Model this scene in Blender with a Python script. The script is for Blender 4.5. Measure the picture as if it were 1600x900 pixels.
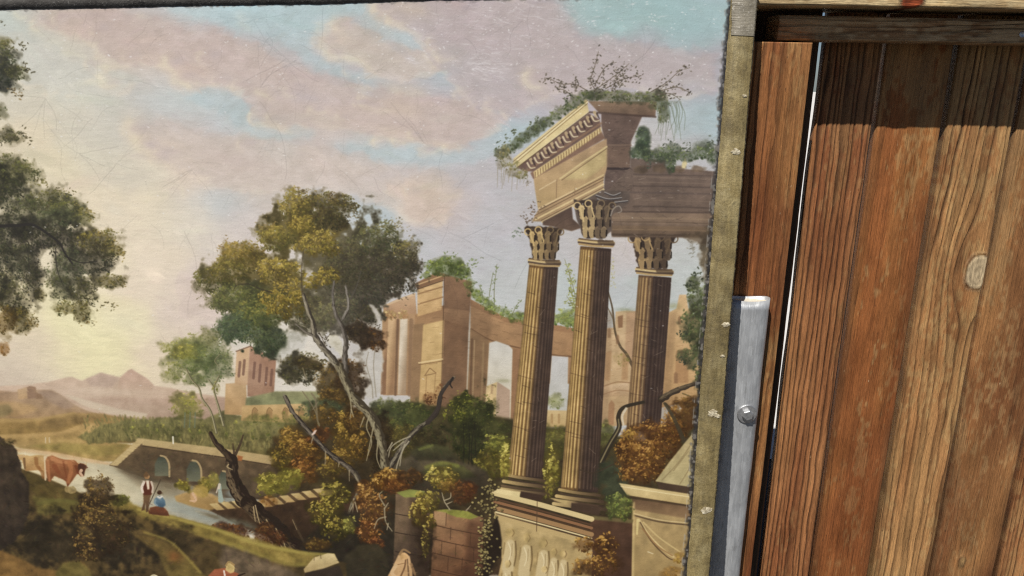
import bpy, math, numpy as np
from mathutils import Vector, Matrix
for o in list(bpy.data.objects): bpy.data.objects.remove(o)
scene = bpy.context.scene
# ---------------------------------------------------------------- camera geometry (numpy)
F_PX, PITCH, ROLL = 1200.0, math.radians(15.57), math.radians(1.04)
CAM = np.array([0.0, -1.156, 1.0])
_F = np.array([0, math.cos(PITCH), -math.sin(PITCH)])
_U0 = np.array([0, math.sin(PITCH), math.cos(PITCH)])
_R0 = np.array([1.0, 0, 0])
CAM_R = math.cos(ROLL) * _R0 + math.sin(ROLL) * _U0
CAM_U = -math.sin(ROLL) * _R0 + math.cos(ROLL) * _U0
def ray(x, y):
    return _F + (x - 800) / F_PX * CAM_R - (y - 450) / F_PX * CAM_U
def on_y(x, y, Y):
    d = ray(x, y)
    return CAM + d * (Y - CAM[1]) / d[1]
def project(P):
    v = np.asarray(P) - CAM
    z = v @ _F
    return 800 + F_PX * (v @ CAM_R) / z, 450 - F_PX * (v @ CAM_U) / z
# the canvas leans against the top rail; its plane
LEAN = math.radians(7.0)
C_N = np.array([0, -math.cos(LEAN), math.sin(LEAN)])
C_DOWN = np.array([0, -math.sin(LEAN), -math.cos(LEAN)])
C_P0 = on_y(1187, -45, -0.13)
def on_canvas(x, y):
    d = ray(x, y)
    return CAM + d * ((C_P0 - CAM) @ C_N) / (d @ C_N)
def st(P):
    v = P - C_P0
    return v[0], v @ C_DOWN
# corners of the canvas in its own plane (s to the right, t down; metres)
c_tr = np.array(st(C_P0))
_a = np.array(st(on_canvas(1108, 900)))
right_dir = (_a - c_tr) / (_a - c_tr)[1]
_b = np.array(st(on_canvas(0, -22)))
top_dir = (_b - c_tr) / abs((_b - c_tr)[0])
C_W, C_H = 1.20, 1.065
c_tl = c_tr + top_dir * C_W
c_br = c_tr + right_dir * C_H
c_bl = np.array([c_tl[0] + right_dir[0] * 0.7 * C_H, C_H])
def canvas_pt(s, t, off=0.0):
    return C_P0 + np.array([s, 0, 0]) + t * C_DOWN + off * C_N
GROUND_Z = canvas_pt(0, C_H)[2]
# raster of the picture: PPM pixels per metre over the bounding box of the canvas
PPM = 1400.0
S0 = min(c_tl[0], c_bl[0]) - 0.004
T0 = min(c_tl[1], c_tr[1]) - 0.004
RW = int((max(c_tr[0], c_br[0]) + 0.004 - S0) * PPM)
RH = int((C_H + 0.004 - T0) * PPM)
def T(x, y):
    s, t = st(on_canvas(x, y))
    return (s - S0) * PPM, (t - T0) * PPM
# ---------------------------------------------------------------- camera, sky, sun, exposure
cam = bpy.data.objects.new('camera', bpy.data.cameras.new('camera'))
scene.collection.objects.link(cam)
cam.data.sensor_width = 36.0; cam.data.lens = 36.0 * F_PX / 1600.0
cam.data.clip_start = 0.02; cam.data.clip_end = 500.0
_m = Matrix.Identity(4)
for _i in range(3):
    _m[_i][0], _m[_i][1], _m[_i][2], _m[_i][3] = CAM_R[_i], CAM_U[_i], -_F[_i], CAM[_i]
cam.matrix_world = _m
scene.camera = cam
SUN_EL, SUN_AZ = math.radians(54.0), math.radians(29.0)      # azimuth counted from the wall's normal towards the left
SUN = Vector((-math.sin(SUN_AZ) * math.cos(SUN_EL), -math.cos(SUN_AZ) * math.cos(SUN_EL), math.sin(SUN_EL)))
world = bpy.data.worlds.new('World'); scene.world = world; world.use_nodes = True
_nt = world.node_tree; _bg = _nt.nodes['Background']
_sky = _nt.nodes.new('ShaderNodeTexSky'); _sky.sky_type = 'NISHITA'; _sky.sun_disc = False
_sky.sun_elevation = SUN_EL; _sky.sun_rotation = math.atan2(SUN.x, SUN.y)
_sky.air_density = 0.55; _sky.dust_density = 0.4; _sky.ozone_density = 0.6
_nt.links.new(_sky.outputs[0], _bg.inputs[0]); _bg.inputs[1].default_value = 0.05
sun = bpy.data.objects.new('sun', bpy.data.lights.new('sun', 'SUN'))
scene.collection.objects.link(sun)
sun.data.energy = 5.0; sun.data.angle = math.radians(0.5); sun.data.color = (1.0, 0.965, 0.91)
sun.rotation_euler = (-SUN).to_track_quat('-Z', 'Y').to_euler(); sun.location = (-1.5, -2.5, 4)
vs = scene.view_settings
vs.view_transform = 'Standard'; vs.look = 'None'; vs.exposure = 0.0; vs.gamma = 1.0; vs.use_curve_mapping = False
# ---------------------------------------------------------------- the oil painting, brushed in code
rng = np.random.default_rng(7)
def up_noise(h, w, cell, r=rng):
    """smooth value noise, one octave"""
    gh, gw = int(h / cell) + 3, int(w / cell) + 3
    g = r.random((gh, gw)).astype(np.float32)
    y = np.arange(h) / cell; x = np.arange(w) / cell
    y0 = y.astype(int); x0 = x.astype(int)
    fy = (y - y0).astype(np.float32); fx = (x - x0).astype(np.float32)
    fy = fy * fy * (3 - 2 * fy); fx = fx * fx * (3 - 2 * fx)
    a = g[y0][:, x0]; b = g[y0][:, x0 + 1]; c = g[y0 + 1][:, x0]; d = g[y0 + 1][:, x0 + 1]
    fx = fx[None]; fy = fy[:, None]
    return (a * (1 - fx) + b * fx) * (1 - fy) + (c * (1 - fx) + d * fx) * fy
def fbm(h, w, cell, octv=4, r=rng, gain=0.5):
    o = np.zeros((h, w), np.float32); a = 1.0; s = 0
    for _ in range(octv):
        o += a * up_noise(h, w, max(cell, 1.5), r); s += a; a *= gain; cell /= 2
    return o / s
def box_blur(m, r):
    r = int(r)
    if r < 1: return m
    for ax in (0, 1):
        p = np.pad(m, [(r + 1, r) if i == ax else (0, 0) for i in range(m.ndim)], mode='edge')
        c = np.cumsum(p, axis=ax, dtype=np.float64)
        n = m.shape[ax]
        hi = np.take(c, range(2 * r + 1, 2 * r + 1 + n), axis=ax); lo = np.take(c, range(0, n), axis=ax)
        m = ((hi - lo) / (2 * r + 1)).astype(np.float32)
    return m
def soft(m, r):
    if r <= 0.3: return m
    if r < 1.5:
        p = np.pad(m, 1, mode='edge'); k = min(r, 1) * 0.25
        m = m * (1 - 2 * k) + k * (p[:-2, 1:-1] + p[2:, 1:-1])
        p = np.pad(m, 1, mode='edge')
        return m * (1 - 2 * k) + k * (p[1:-1, :-2] + p[1:-1, 2:])
    return box_blur(box_blur(m, r * 0.6), r * 0.6)
def col(c): return np.array(c, np.float32) / 255.0
class View:
    """points read off an enlarged detail -> picture coordinates"""
    def __init__(s, x0, y0, k): s.x0, s.y0, s.k = x0, y0, k
    def __call__(s, *p): return [(s.x0 + a / s.k, s.y0 + b / s.k) for a, b in p]
class Painter:
    def __init__(s, W, H, T):
        s.W, s.H, s.T = W, H, T
        s.img = np.zeros((H, W, 3), np.float32)
        a = T(800, 450); b = T(801, 450); s.k = b[0] - a[0]
        s.n1 = fbm(H, W, 14, 3) - 0.5          # brush texture
        s.n2 = fbm(H, W, 60, 4) - 0.5
        # bristle streaks, wider than tall
        q = fbm(H, W // 6 + 2, 3, 2) - 0.5
        s.n3 = np.repeat(q, 6, axis=1)[:, :W]
        s.rand = np.random.default_rng(11)
    def tp(s, pts): return np.array([s.T(x, y) for x, y in pts])
    def _mask(s, q, blur):
        pad = int(blur * 2 + 3)
        x0 = max(int(q[:, 0].min()) - pad, 0); x1 = min(int(q[:, 0].max()) + pad + 1, s.W)
        y0 = max(int(q[:, 1].min()) - pad, 0); y1 = min(int(q[:, 1].max()) + pad + 1, s.H)
        if x1 <= x0 or y1 <= y0: return None
        # scanline fill with 3 sub-lines
        SS = 3
        m = np.zeros((y1 - y0, x1 - x0), np.float32)
        xs = np.arange(x0, x1) + 0.5
        n = len(q)
        for iy in range(y1 - y0):
            for k in range(SS):
                yy = y0 + iy + (k + 0.5) / SS
                X = []
                ya = q[:, 1]; yb = np.roll(q[:, 1], -1); xa = q[:, 0]; xb = np.roll(q[:, 0], -1)
                hit = (ya <= yy) != (yb <= yy)
                if not hit.any(): continue
                X = np.sort(xa[hit] + (yy - ya[hit]) / (yb[hit] - ya[hit]) * (xb[hit] - xa[hit]))
                for a, b in zip(X[0::2], X[1::2]):
                    m[iy] += np.clip(np.minimum(xs + 0.5, b) - np.maximum(xs - 0.5, a), 0, 1) / SS
        return x0, x1, y0, y1, soft(np.clip(m, 0, 1), blur)
    def poly(s, pts, c, c2=None, axis=None, a=1.0, blur=1.0, tex=0.05, rough=0.0, streak=0.0):
        """fill; c..c2 along axis ((x,y),(x,y)); rough moves the outline like a loaded brush"""
        q = s.tp(pts)
        if rough:
            out = []
            for i in range(len(q)):
                p0, p1 = q[i], q[(i + 1) % len(q)]
                L = np.hypot(*(p1 - p0)); n = max(int(L / (rough * 2.2 + 2)), 1)
                for j in range(n):
                    out.append(p0 + (p1 - p0) * j / n + s.rand.normal(0, rough, 2) * s.k)
            q = np.array(out)
        r = s._mask(q, blur * s.k)
        if r is None: return
        x0, x1, y0, y1, m = r
        C = np.broadcast_to(col(c), (y1 - y0, x1 - x0, 3)).copy()
        if c2 is not None:
            if axis is None:
                axis = ((0, min(p[1] for p in pts)), (0, max(p[1] for p in pts)))
                A, B = s.T(pts[0][0], axis[0][1]), s.T(pts[0][0], axis[1][1])
                A = (0, A[1]); B = (0, B[1])
            else: A, B = s.T(*axis[0]), s.T(*axis[1])
            d = np.array(B) - np.array(A)
            yy, xx = np.mgrid[y0:y1, x0:x1]
            t = np.clip(((xx - A[0]) * d[0] + (yy - A[1]) * d[1]) / (d @ d), 0, 1)[..., None].astype(np.float32)
            C = C * (1 - t) + col(c2) * t
        if tex: C = C * (1 + 3.2 * tex * (s.n1[y0:y1, x0:x1] + 0.7 * s.n2[y0:y1, x0:x1]))[..., None]
        if streak: C = C * (1 + streak * s.n3[y0:y1, x0:x1])[..., None]
        m = (m * a)[..., None]
        s.img[y0:y1, x0:x1] = s.img[y0:y1, x0:x1] * (1 - m) + C * m
    def stroke(s, pts, w0, w1, c, a=1.0, blur=0.6, c2=None, smooth=True, wn=0.0):
        q = s.tp(pts)
        if smooth and len(q) > 2:      # Catmull-Rom
            P = np.vstack([2 * q[0] - q[1], q, 2 * q[-1] - q[-2]]); out = []
            for i in range(1, len(P) - 2):
                for t in np.linspace(0, 1, 5, endpoint=False):
                    p0, p1, p2, p3 = P[i - 1:i + 3]
                    out.append(0.5 * (2 * p1 + (p2 - p0) * t + (2 * p0 - 5 * p1 + 4 * p2 - p3) * t * t + (3 * p1 - p0 - 3 * p2 + p3) * t ** 3))
            out.append(q[-1]); q = np.array(out)
        n = len(q) - 1
        W = np.linspace(w0, w1, n + 1) * 0.5 * s.k; b = blur * s.k
        if wn: W = W * (1 + wn * s.rand.normal(0, 1, n + 1)); q = q + s.rand.normal(0, wn * .5, q.shape) * W[:, None]
        pad = max(W) + b + 1
        x0 = max(int(q[:, 0].min() - pad), 0); x1 = min(int(q[:, 0].max() + pad) + 2, s.W)
        y0 = max(int(q[:, 1].min() - pad), 0); y1 = min(int(q[:, 1].max() + pad) + 2, s.H)
        if x1 <= x0 or y1 <= y0: return
        m = np.zeros((y1 - y0, x1 - x0), np.float32); tt = np.zeros_like(m)
        for i in range(n):
            A, B = q[i], q[i + 1]
            xa = max(int(min(A[0], B[0]) - pad), x0); xb = min(int(max(A[0], B[0]) + pad) + 2, x1)
            ya = max(int(min(A[1], B[1]) - pad), y0); yb = min(int(max(A[1], B[1]) + pad) + 2, y1)
            if xb <= xa or yb <= ya: continue
            yy, xx = np.mgrid[ya:yb, xa:xb]
            d = B - A; L = max(d @ d, 1e-6)
            t = np.clip(((xx - A[0]) * d[0] + (yy - A[1]) * d[1]) / L, 0, 1)
            D = np.hypot(xx - A[0] - t * d[0], yy - A[1] - t * d[1])
            mm = np.clip((W[i] + (W[i + 1] - W[i]) * t + b * 0.5 - D) / max(b, 0.7), 0, 1)
            sub = m[ya - y0:yb - y0, xa - x0:xb - x0]; st_ = tt[ya - y0:yb - y0, xa - x0:xb - x0]
            upd = mm > sub
            st_[upd] = ((i + t) / n)[upd]; np.maximum(sub, mm, out=sub)
        C = col(c) if c2 is None else col(c) * (1 - tt[..., None]) + col(c2) * tt[..., None]
        m = (m * a)[..., None]
        s.img[y0:y1, x0:x1] = s.img[y0:y1, x0:x1] * (1 - m) + C * m
    def dabs(s, xy, ln, wd, ang, C, a=0.9):
        """many elliptic touches: arrays in picture coordinates"""
        n = len(xy)
        if n == 0: return
        cx, cy = xy[:, 0].mean(), xy[:, 1].mean()
        o = np.array(s.T(cx, cy)); ex = np.array(s.T(cx + 1, cy)) - o; ey = np.array(s.T(cx, cy + 1)) - o
        Q = o + (xy[:, :1] - cx) * ex + (xy[:, 1:] - cy) * ey
        ln = np.broadcast_to(ln, n) * s.k * 0.5; wd = np.broadcast_to(wd, n) * s.k * 0.5
        ang = np.broadcast_to(ang, n); a = np.broadcast_to(a, n)
        ca, sa = np.cos(ang), np.sin(ang)
        img = s.img
        for i in range(n):
            X, Y = Q[i]; R = ln[i] + 1.5
            x0 = int(X - R); x1 = int(X + R) + 2; y0 = int(Y - R); y1 = int(Y + R) + 2
            if x0 < 0 or y0 < 0 or x1 > s.W or y1 > s.H: continue
            dx = np.arange(x0, x1, dtype=np.float32)[None] - X; dy = np.arange(y0, y1, dtype=np.float32)[:, None] - Y
            u = (dx * ca[i] + dy * sa[i]) / ln[i]; v = (dy * ca[i] - dx * sa[i]) / wd[i]
            m = np.clip((1 - np.sqrt(u * u + v * v)) * wd[i] * 1.0 + 0.5, 0, 1)[..., None] * a[i]
            img[y0:y1, x0:x1] += (C[i] - img[y0:y1, x0:x1]) * m
    def blob(s, x, y, rx, ry, c, a=0.9, edge=0.5):
        """soft dark mass with a noisy outline"""
        X, Y = s.T(x, y); rx, ry = rx * s.k, ry * s.k
        x0 = max(int(X - rx * 1.5), 0); x1 = min(int(X + rx * 1.5) + 1, s.W)
        y0 = max(int(Y - ry * 1.5), 0); y1 = min(int(Y + ry * 1.5) + 1, s.H)
        if x1 <= x0 or y1 <= y0: return
        yy, xx = np.mgrid[y0:y1, x0:x1]
        d = np.sqrt(((xx - X) / rx) ** 2 + ((yy - Y) / ry) ** 2) + 1.3 * s.n1[y0:y1, x0:x1] + 0.5 * s.n2[y0:y1, x0:x1]
        m = (np.clip((1 - d) / (edge * .8) + 0.5, 0, 1) * a)[..., None]
        C = col(c) * np.array([1.04, 1.01, .9], np.float32) * (1 + 0.6 * s.n1[y0:y1, x0:x1] + 0.3 * s.n2[y0:y1, x0:x1])[..., None]
        s.img[y0:y1, x0:x1] = s.img[y0:y1, x0:x1] * (1 - m) + C * m
    def clump(s, x, y, rx, ry, dark, light, n=None, leaf=3.2, a=0.85, lit=(-0.5, -0.8), base=0.85, edge=0.55, spread=1.0, var=0.16, hot=None, hotn=0.15):
        """a bough: dark mass, then leaf touches that catch the light up and to the left"""
        if base: s.blob(x, y, rx, ry, dark, base, edge)
        if n is None: n = int(rx * ry * 0.42)
        r = s.rand
        th = r.uniform(0, 6.283, n); rad = np.sqrt(r.uniform(0, 1, n)) * spread
        rad *= 1 + 0.14 * np.sin(th * 3 + r.uniform(0, 6)) + 0.1 * np.sin(th * 7 + r.uniform(0, 6))
        px = np.cos(th) * rad; py = np.sin(th) * rad
        # touches gather into little tufts
        nt = max(n // 14, 1); ti = r.integers(0, nt, n)
        tx, ty = px[:nt].copy(), py[:nt].copy()
        g = r.uniform(0, 1, n) < 0.6
        px = np.where(g, tx[ti] + r.normal(0, 0.10, n), px); py = np.where(g, ty[ti] + r.normal(0, 0.09, n), py)
        li = np.clip(0.36 + 0.5 * (px * lit[0] + py * lit[1]) + r.normal(0, var, n) + np.where(g, -(py - ty[ti]) * 1.5, 0), 0, 1)
        o = np.argsort(li); px, py, li = px[o], py[o], li[o]
        C = col(dark)[None] * .84 * (1 - li[:, None]) + col(light)[None] * .99 * li[:, None]
        if hot is not None:
            h = r.uniform(0, 1, n) < hotn * li * 2; C[h] = col(hot) * 0.75 + C[h] * 0.25
        C = C * (1 + r.normal(0, 0.10, (n, 1))) * np.array([1.0, 1.03, .86]); C = C + r.normal(0, 0.012, (n, 3))
        ang = np.arctan2(py, px) * 0.4 + r.normal(0.4, 0.7, n)
        L = leaf * r.uniform(0.6, 1.35, n)
        s.dabs(np.stack([x + px * rx, y + py * ry], 1), L, L * r.uniform(0.42, 0.7, n), ang, C.astype(np.float32), a * r.uniform(0.6, 1, n))
    def sprig(s, pts, n, c, leaf=4, spread=5, stem=None, a=0.8, var=0.1):
        """thin twig with single leaves"""
        if stem is not None: s.stroke(pts, 1.3, 0.7, stem, 0.8, 0.6)
        r = s.rand; P = np.array(pts, float); t = r.uniform(0, len(P) - 1.001, n); i = t.astype(int); f = (t - i)[:, None]
        q = P[i] * (1 - f) + P[i + 1] * f + r.normal(0, spread * 0.5, (n, 2))
        C = (col(c)[None] * (1 + r.normal(0, var, (n, 1)))).astype(np.float32)
        L = leaf * r.uniform(0.6, 1.3, n)
        s.dabs(q, L, L * 0.5, r.uniform(-1.2, 1.0, n), C, a)
    def scumble(s, x, y, rx, ry, c, a=0.3, ang=0.0):
        """broad soft veil of colour"""
        X, Y = s.T(x, y); rx, ry = rx * s.k, ry * s.k; R = max(rx, ry) * 1.6
        x0 = max(int(X - R), 0); x1 = min(int(X + R) + 1, s.W); y0 = max(int(Y - R), 0); y1 = min(int(Y + R) + 1, s.H)
        if x1 <= x0 or y1 <= y0: return
        yy, xx = np.mgrid[y0:y1, x0:x1]; dx = xx - X; dy = yy - Y
        u = (dx * math.cos(ang) + dy * math.sin(ang)) / rx; v = (dy * math.cos(ang) - dx * math.sin(ang)) / ry
        d2 = u * u + v * v
        m = np.exp(-d2 * 1.6) * (1 + 1.1 * s.n1[y0:y1, x0:x1] + 1.0 * s.n2[y0:y1, x0:x1])
        m = (np.clip(m, 0, 1) * a)[..., None]
        s.img[y0:y1, x0:x1] = s.img[y0:y1, x0:x1] * (1 - m) + col(c) * m

SKY = """20,45,196,205,200 90,32,203,184,178 160,28,201,178,176 60,62,200,204,200 240,22,196,196,200 300,14,190,206,212 370,20,178,205,215
100,80,206,205,199 30,100,205,208,198 150,62,206,188,180 200,55,205,182,178 260,60,203,182,180 120,52,210,196,182 200,95,212,192,182 250,95,206,188,182
320,75,200,182,185 370,85,198,180,186 300,110,212,188,178 165,98,206,200,192 230,122,204,194,190 100,125,208,208,198 40,155,214,206,190 170,150,205,203,195
250,140,196,204,206 300,148,194,208,211 390,160,190,206,212 380,128,208,192,188 340,130,206,200,198 120,190,212,205,190 50,220,224,209,182 170,200,208,203,193 230,200,203,196,192
290,190,200,194,195 350,185,194,200,207 390,185,192,204,210 250,230,212,194,186 320,230,205,189,187 390,225,203,188,188 160,240,215,207,190 100,270,226,212,182
210,270,216,206,190 290,272,220,201,189 360,270,209,193,190
430,30,178,203,212 480,45,176,200,208 460,15,180,204,212 560,25,176,200,212 505,72,186,196,205 525,55,207,190,182 560,60,203,186,184 600,52,184,200,211 640,14,202,182,170 615,25,204,186,170
680,15,192,172,178 720,30,190,172,184 780,30,192,176,186 840,15,186,174,182 900,18,166,193,199 960,35,162,191,198 1030,20,158,189,197 1080,40,158,190,200 1120,20,165,190,200
870,50,188,172,178 830,60,191,174,182 820,95,192,180,188 760,60,192,176,188 700,70,193,178,188 665,62,182,196,210 650,45,192,190,200 690,100,176,195,206 720,115,180,194,204
450,75,192,182,188 410,60,186,194,202 430,110,197,184,186 550,95,190,184,194 600,95,184,190,202 500,90,186,194,204 540,108,180,197,206 575,120,178,196,206 480,140,196,186,192 560,150,196,184,188 610,142,205,188,180
660,130,186,188,200 750,100,206,196,202 770,128,184,194,206 740,140,194,182,190 800,200,178,196,209 780,215,180,196,208 810,165,190,180,190 700,170,192,180,190 640,172,208,190,180 590,172,202,186,186
420,165,210,198,190 410,190,212,194,178 450,180,204,188,186 440,215,188,206,208 420,205,196,206,206 520,180,202,186,186 560,230,188,204,209 600,235,192,202,208 640,248,184,200,208 700,250,190,200,208 670,235,196,196,202
490,225,202,190,190 540,215,211,190,188 600,210,207,188,182 690,210,200,184,186 740,215,192,182,192 740,240,194,188,196 430,260,202,190,188 500,255,204,190,188 560,275,206,192,189 640,275,207,190,188 720,280,196,188,196
780,290,190,188,199 590,330,188,196,204 640,305,212,194,182 660,330,208,188,188 610,300,198,196,200 700,330,200,188,192 700,375,194,190,198 770,360,190,190,199 660,390,190,192,200 740,420,190,192,200 780,460,192,196,200
430,290,206,194,190 480,290,200,196,198 560,310,190,194,200
900,75,189,176,186 1000,80,182,178,192 950,100,184,177,190 880,130,186,175,188 830,125,200,186,186 1080,75,170,182,194 1080,150,172,178,192 1120,90,178,176,190 1060,110,182,178,192 1105,185,163,186,197 1060,190,176,186,196
1030,210,195,190,195 1090,230,186,186,194 800,250,186,184,194 820,285,192,186,192 790,330,190,186,194 940,400,192,188,194 900,380,190,188,194 1080,380,192,194,197 1085,420,190,196,198 900,450,186,194,198 970,440,188,194,200 960,400,200,190,192
150,320,228,212,186 60,300,224,210,184 210,340,230,214,190 150,400,234,219,190 250,400,230,213,191 300,330,216,208,200 345,315,196,204,208 370,345,212,200,199 330,370,218,206,198 280,340,224,212,196 250,330,228,214,192
230,450,230,212,190 285,470,223,205,192 292,490,216,196,190 320,480,216,198,194 210,500,233,221,184 120,510,234,224,178 30,500,231,217,180 60,540,224,205,178 230,560,226,206,182 165,555,234,224,176 140,575,234,222,176 30,570,214,196,178 70,580,222,204,178
100,565,230,216,176 15,535,224,206,182 270,520,220,202,184 330,430,218,201,195 390,290,210,198,192 440,555,216,208,198 470,600,214,206,196 560,560,196,192,192 590,570,196,192,192 780,560,204,200,194 780,600,204,196,180 880,580,192,190,194 875,610,186,188,190
250,600,226,206,178 300,600,220,204,184 0,590,205,185,170 200,580,232,216,176"""

def paint(W, H, T):
    p = Painter(W, H, T); r = p.rand
    V0 = View(0, 0, 3); VA = View(400, 0, 3); VB = View(760, 0, 3); VL = View(0, 280, 3); VC = View(280, 280, 3); VD = View(580, 300, 3)
    VE = View(780, 280, 3); VF = View(0, 540, 3); VG = View(200, 600, 3); VH = View(440, 560, 3); VI = View(740, 580, 3); VK = View(0, 680, 4.09)
    VT = View(760, 60, 4.092); VU = View(780, 280, 5.293); VP = View(740, 720, 4.21); VQ = View(240, 780, 5); VR = View(560, 720, 5); VS = View(920, 420, 3.214)
    im = p.img
    def brushwork(n_, box, L0, L1, w0_, w1_, jit, al, base_ang, spread):
        x_ = r.uniform(box[0], box[2], n_); y_ = r.uniform(box[1], box[3], n_)
        o_ = np.array(T((box[0] + box[2]) / 2, (box[1] + box[3]) / 2)); e1 = (np.array(T(box[2], (box[1] + box[3]) / 2)) - np.array(T(box[0], (box[1] + box[3]) / 2))) / (box[2] - box[0]); e2 = (np.array(T((box[0] + box[2]) / 2, box[3])) - np.array(T((box[0] + box[2]) / 2, box[1]))) / (box[3] - box[1])
        Q = o_ + (x_ - (box[0] + box[2]) / 2)[:, None] * e1 + (y_ - (box[1] + box[3]) / 2)[:, None] * e2
        ix_ = np.clip(Q[:, 0].astype(int), 0, W - 1); iy_ = np.clip(Q[:, 1].astype(int), 0, H - 1)
        lj = np.clip(1.25 - 1.5 * im[iy_, ix_].mean(1, keepdims=True), .12, 1) if jit > .03 else 1.0
        C = im[iy_, ix_] * (1 + r.normal(0, jit, (n_, 1)) * lj) + r.normal(0, jit * .22, (n_, 3)) * lj
        ang = base_ang + spread * 6 * p.n2[iy_, ix_] + r.normal(0, .25, n_)
        p.dabs(np.stack([x_, y_], 1), r.uniform(L0, L1, n_), r.uniform(w0_, w1_, n_), ang, np.clip(C, 0, 1).astype(np.float32), al)
    # ---- sky: a wet-in-wet ground of many mixed tones
    pts = np.array([[float(v) for v in a.split(',')] for a in SKY.split()])
    st_ = 5
    gy, gx = np.mgrid[0:H:st_, 0:W:st_].astype(np.float32)
    wx = (fbm(*gx.shape, 16, 4) - 0.5); wy = (fbm(*gx.shape, 16, 4) - 0.5)
    gx = gx + wx * 44 * p.k; gy = gy + wy * 30 * p.k
    num = np.zeros(gx.shape + (3,), np.float32); den = np.zeros(gx.shape, np.float32)
    for x, y, R_, G_, B_ in pts:
        if R_ > 220 and B_ < 192: B_ = B_ + 3
        X, Y = T(x, y); d2 = ((gx - X) / 1.25) ** 2 + (gy - Y) ** 2
        w = np.exp(-d2 / (2 * (19 * p.k) ** 2)) + 3e-4 / (1 + d2 / (60 * p.k) ** 2) ** 2
        num += w[..., None] * col((R_, G_, B_)); den += w
    low = num / den[..., None]
    yy = np.clip(np.arange(H) / st_, 0, low.shape[0] - 1.001); xx = np.clip(np.arange(W) / st_, 0, low.shape[1] - 1.001)
    iy = yy.astype(int); ix = xx.astype(int); fy = (yy - iy)[:, None, None].astype(np.float32); fx = (xx - ix)[None, :, None].astype(np.float32)
    big = (low[iy][:, ix] * (1 - fx) + low[iy][:, ix + 1] * fx) * (1 - fy) + (low[iy + 1][:, ix] * (1 - fx) + low[iy + 1][:, ix + 1] * fx) * fy
    p.img[:] = big * (1 + 0.05 * p.n2 + 0.035 * p.n1 + 0.03 * p.n3)[..., None]
    # cloud banks, lilac-rose over the pale blue
    BL = (180, 200, 210); PK = (200, 179, 181); LL = (184, 171, 183)
    for q, c, a in (
        ([(285, 150), (330, 138), (400, 150), (440, 195), (500, 208), (470, 222), (400, 212), (340, 178)], BL, .6), ([(520, 228), (600, 222), (680, 235), (770, 205), (830, 190), (820, 225), (740, 255), (640, 260), (560, 245)], BL, .55),
        ([(250, 10), (400, 8), (560, 5), (590, 30), (640, 55), (690, 75), (730, 110), (700, 120), (620, 85), (570, 60), (500, 55), (480, 95), (420, 55), (340, 35)], (180, 202, 211), .6), ([(480, 85), (520, 100), (580, 122), (590, 135), (540, 128), (490, 112)], (180, 199, 208), .6), ([(0, 45), (60, 60), (130, 95), (220, 130), (160, 160), (0, 120)], (204, 206, 200), .5),
        ([(560, 320), (620, 325), (640, 345), (600, 352), (540, 340)], BL, .4), ([(1040, 170), (1120, 165), (1118, 215), (1060, 215)], (172, 192, 202), .5),
        ([(60, 26), (140, 18), (230, 26), (280, 42), (340, 50), (400, 74), (450, 104), (540, 130), (640, 150), (740, 165), (795, 185), (770, 205), (730, 226), (690, 232), (640, 218), (570, 205), (500, 196), (430, 198), (395, 178), (375, 140), (320, 128), (285, 128), (262, 98), (210, 104), (165, 98), (140, 62), (85, 48)], PK, .62),
        ([(505, 62), (512, 36), (545, 26), (580, 46), (620, 72), (690, 92), (680, 118), (620, 124), (580, 116), (545, 92), (515, 84)], (203, 186, 182), .65), ([(585, 2), (880, 2), (895, 30), (900, 60), (960, 58), (1040, 78), (1118, 84), (1116, 140), (1060, 150), (960, 130), (860, 145), (800, 180), (740, 160), (668, 95), (668, 70), (640, 44), (600, 34)], LL, .6),
        ([(196, 190), (225, 200), (250, 190), (320, 205), (400, 216), (470, 222), (530, 238), (600, 262), (700, 270), (720, 300), (700, 345), (650, 352), (600, 318), (500, 290), (420, 300), (340, 290), (290, 268), (240, 248), (205, 215)], (206, 189, 186), .5), ([(600, 292), (655, 282), (705, 325), (700, 345), (640, 340)], (212, 188, 180), .5), ([(270, 440), (330, 420), (340, 500), (280, 500)], (216, 194, 190), .4)):
        if c[0] > c[2] + 4 or c == LL or c[0] > 184:
            p.poly([(x - 3.5, y + 3.5) for x, y in q], (232, 212, 192), a=a * .62, blur=3, tex=.03, rough=4.5); p.poly([(x + 1, y - 1) for x, y in q], c, a=a * .95, blur=4, tex=.04, rough=4.5); p.poly([(x + 6, y - 7) for x, y in q], [v * .955 for v in c], a=a * .5, blur=12, tex=.03)
        else: p.poly(q, c, a=a, blur=7, tex=.035, rough=3.5)
    for x, y, rx, ry, c in ((120, 48, 40, 10, (212, 186, 176)), (215, 85, 40, 12, (214, 190, 178)), (300, 112, 34, 14, (216, 188, 174)), (420, 188, 34, 8, (216, 196, 178)), (540, 172, 40, 8, (206, 186, 182)), (620, 168, 40, 12, (212, 190, 174)), (615, 205, 40, 10, (212, 190, 178)), (690, 226, 36, 7, (214, 194, 178)), (640, 14, 34, 12, (206, 186, 168)), (530, 60, 20, 16, (212, 194, 180)), (720, 60, 60, 20, (190, 172, 182)), (790, 130, 40, 14, (188, 176, 186)), (260, 225, 40, 10, (216, 196, 184)), (360, 250, 60, 14, (206, 186, 186)), (470, 150, 50, 12, (190, 180, 190)), (670, 300, 30, 12, (212, 192, 176))):
        p.scumble(x, y, rx, ry, c, .5, .15)
    # cloud edges: cream crescents on the sun side
    CR = (236, 226, 186)
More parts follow.
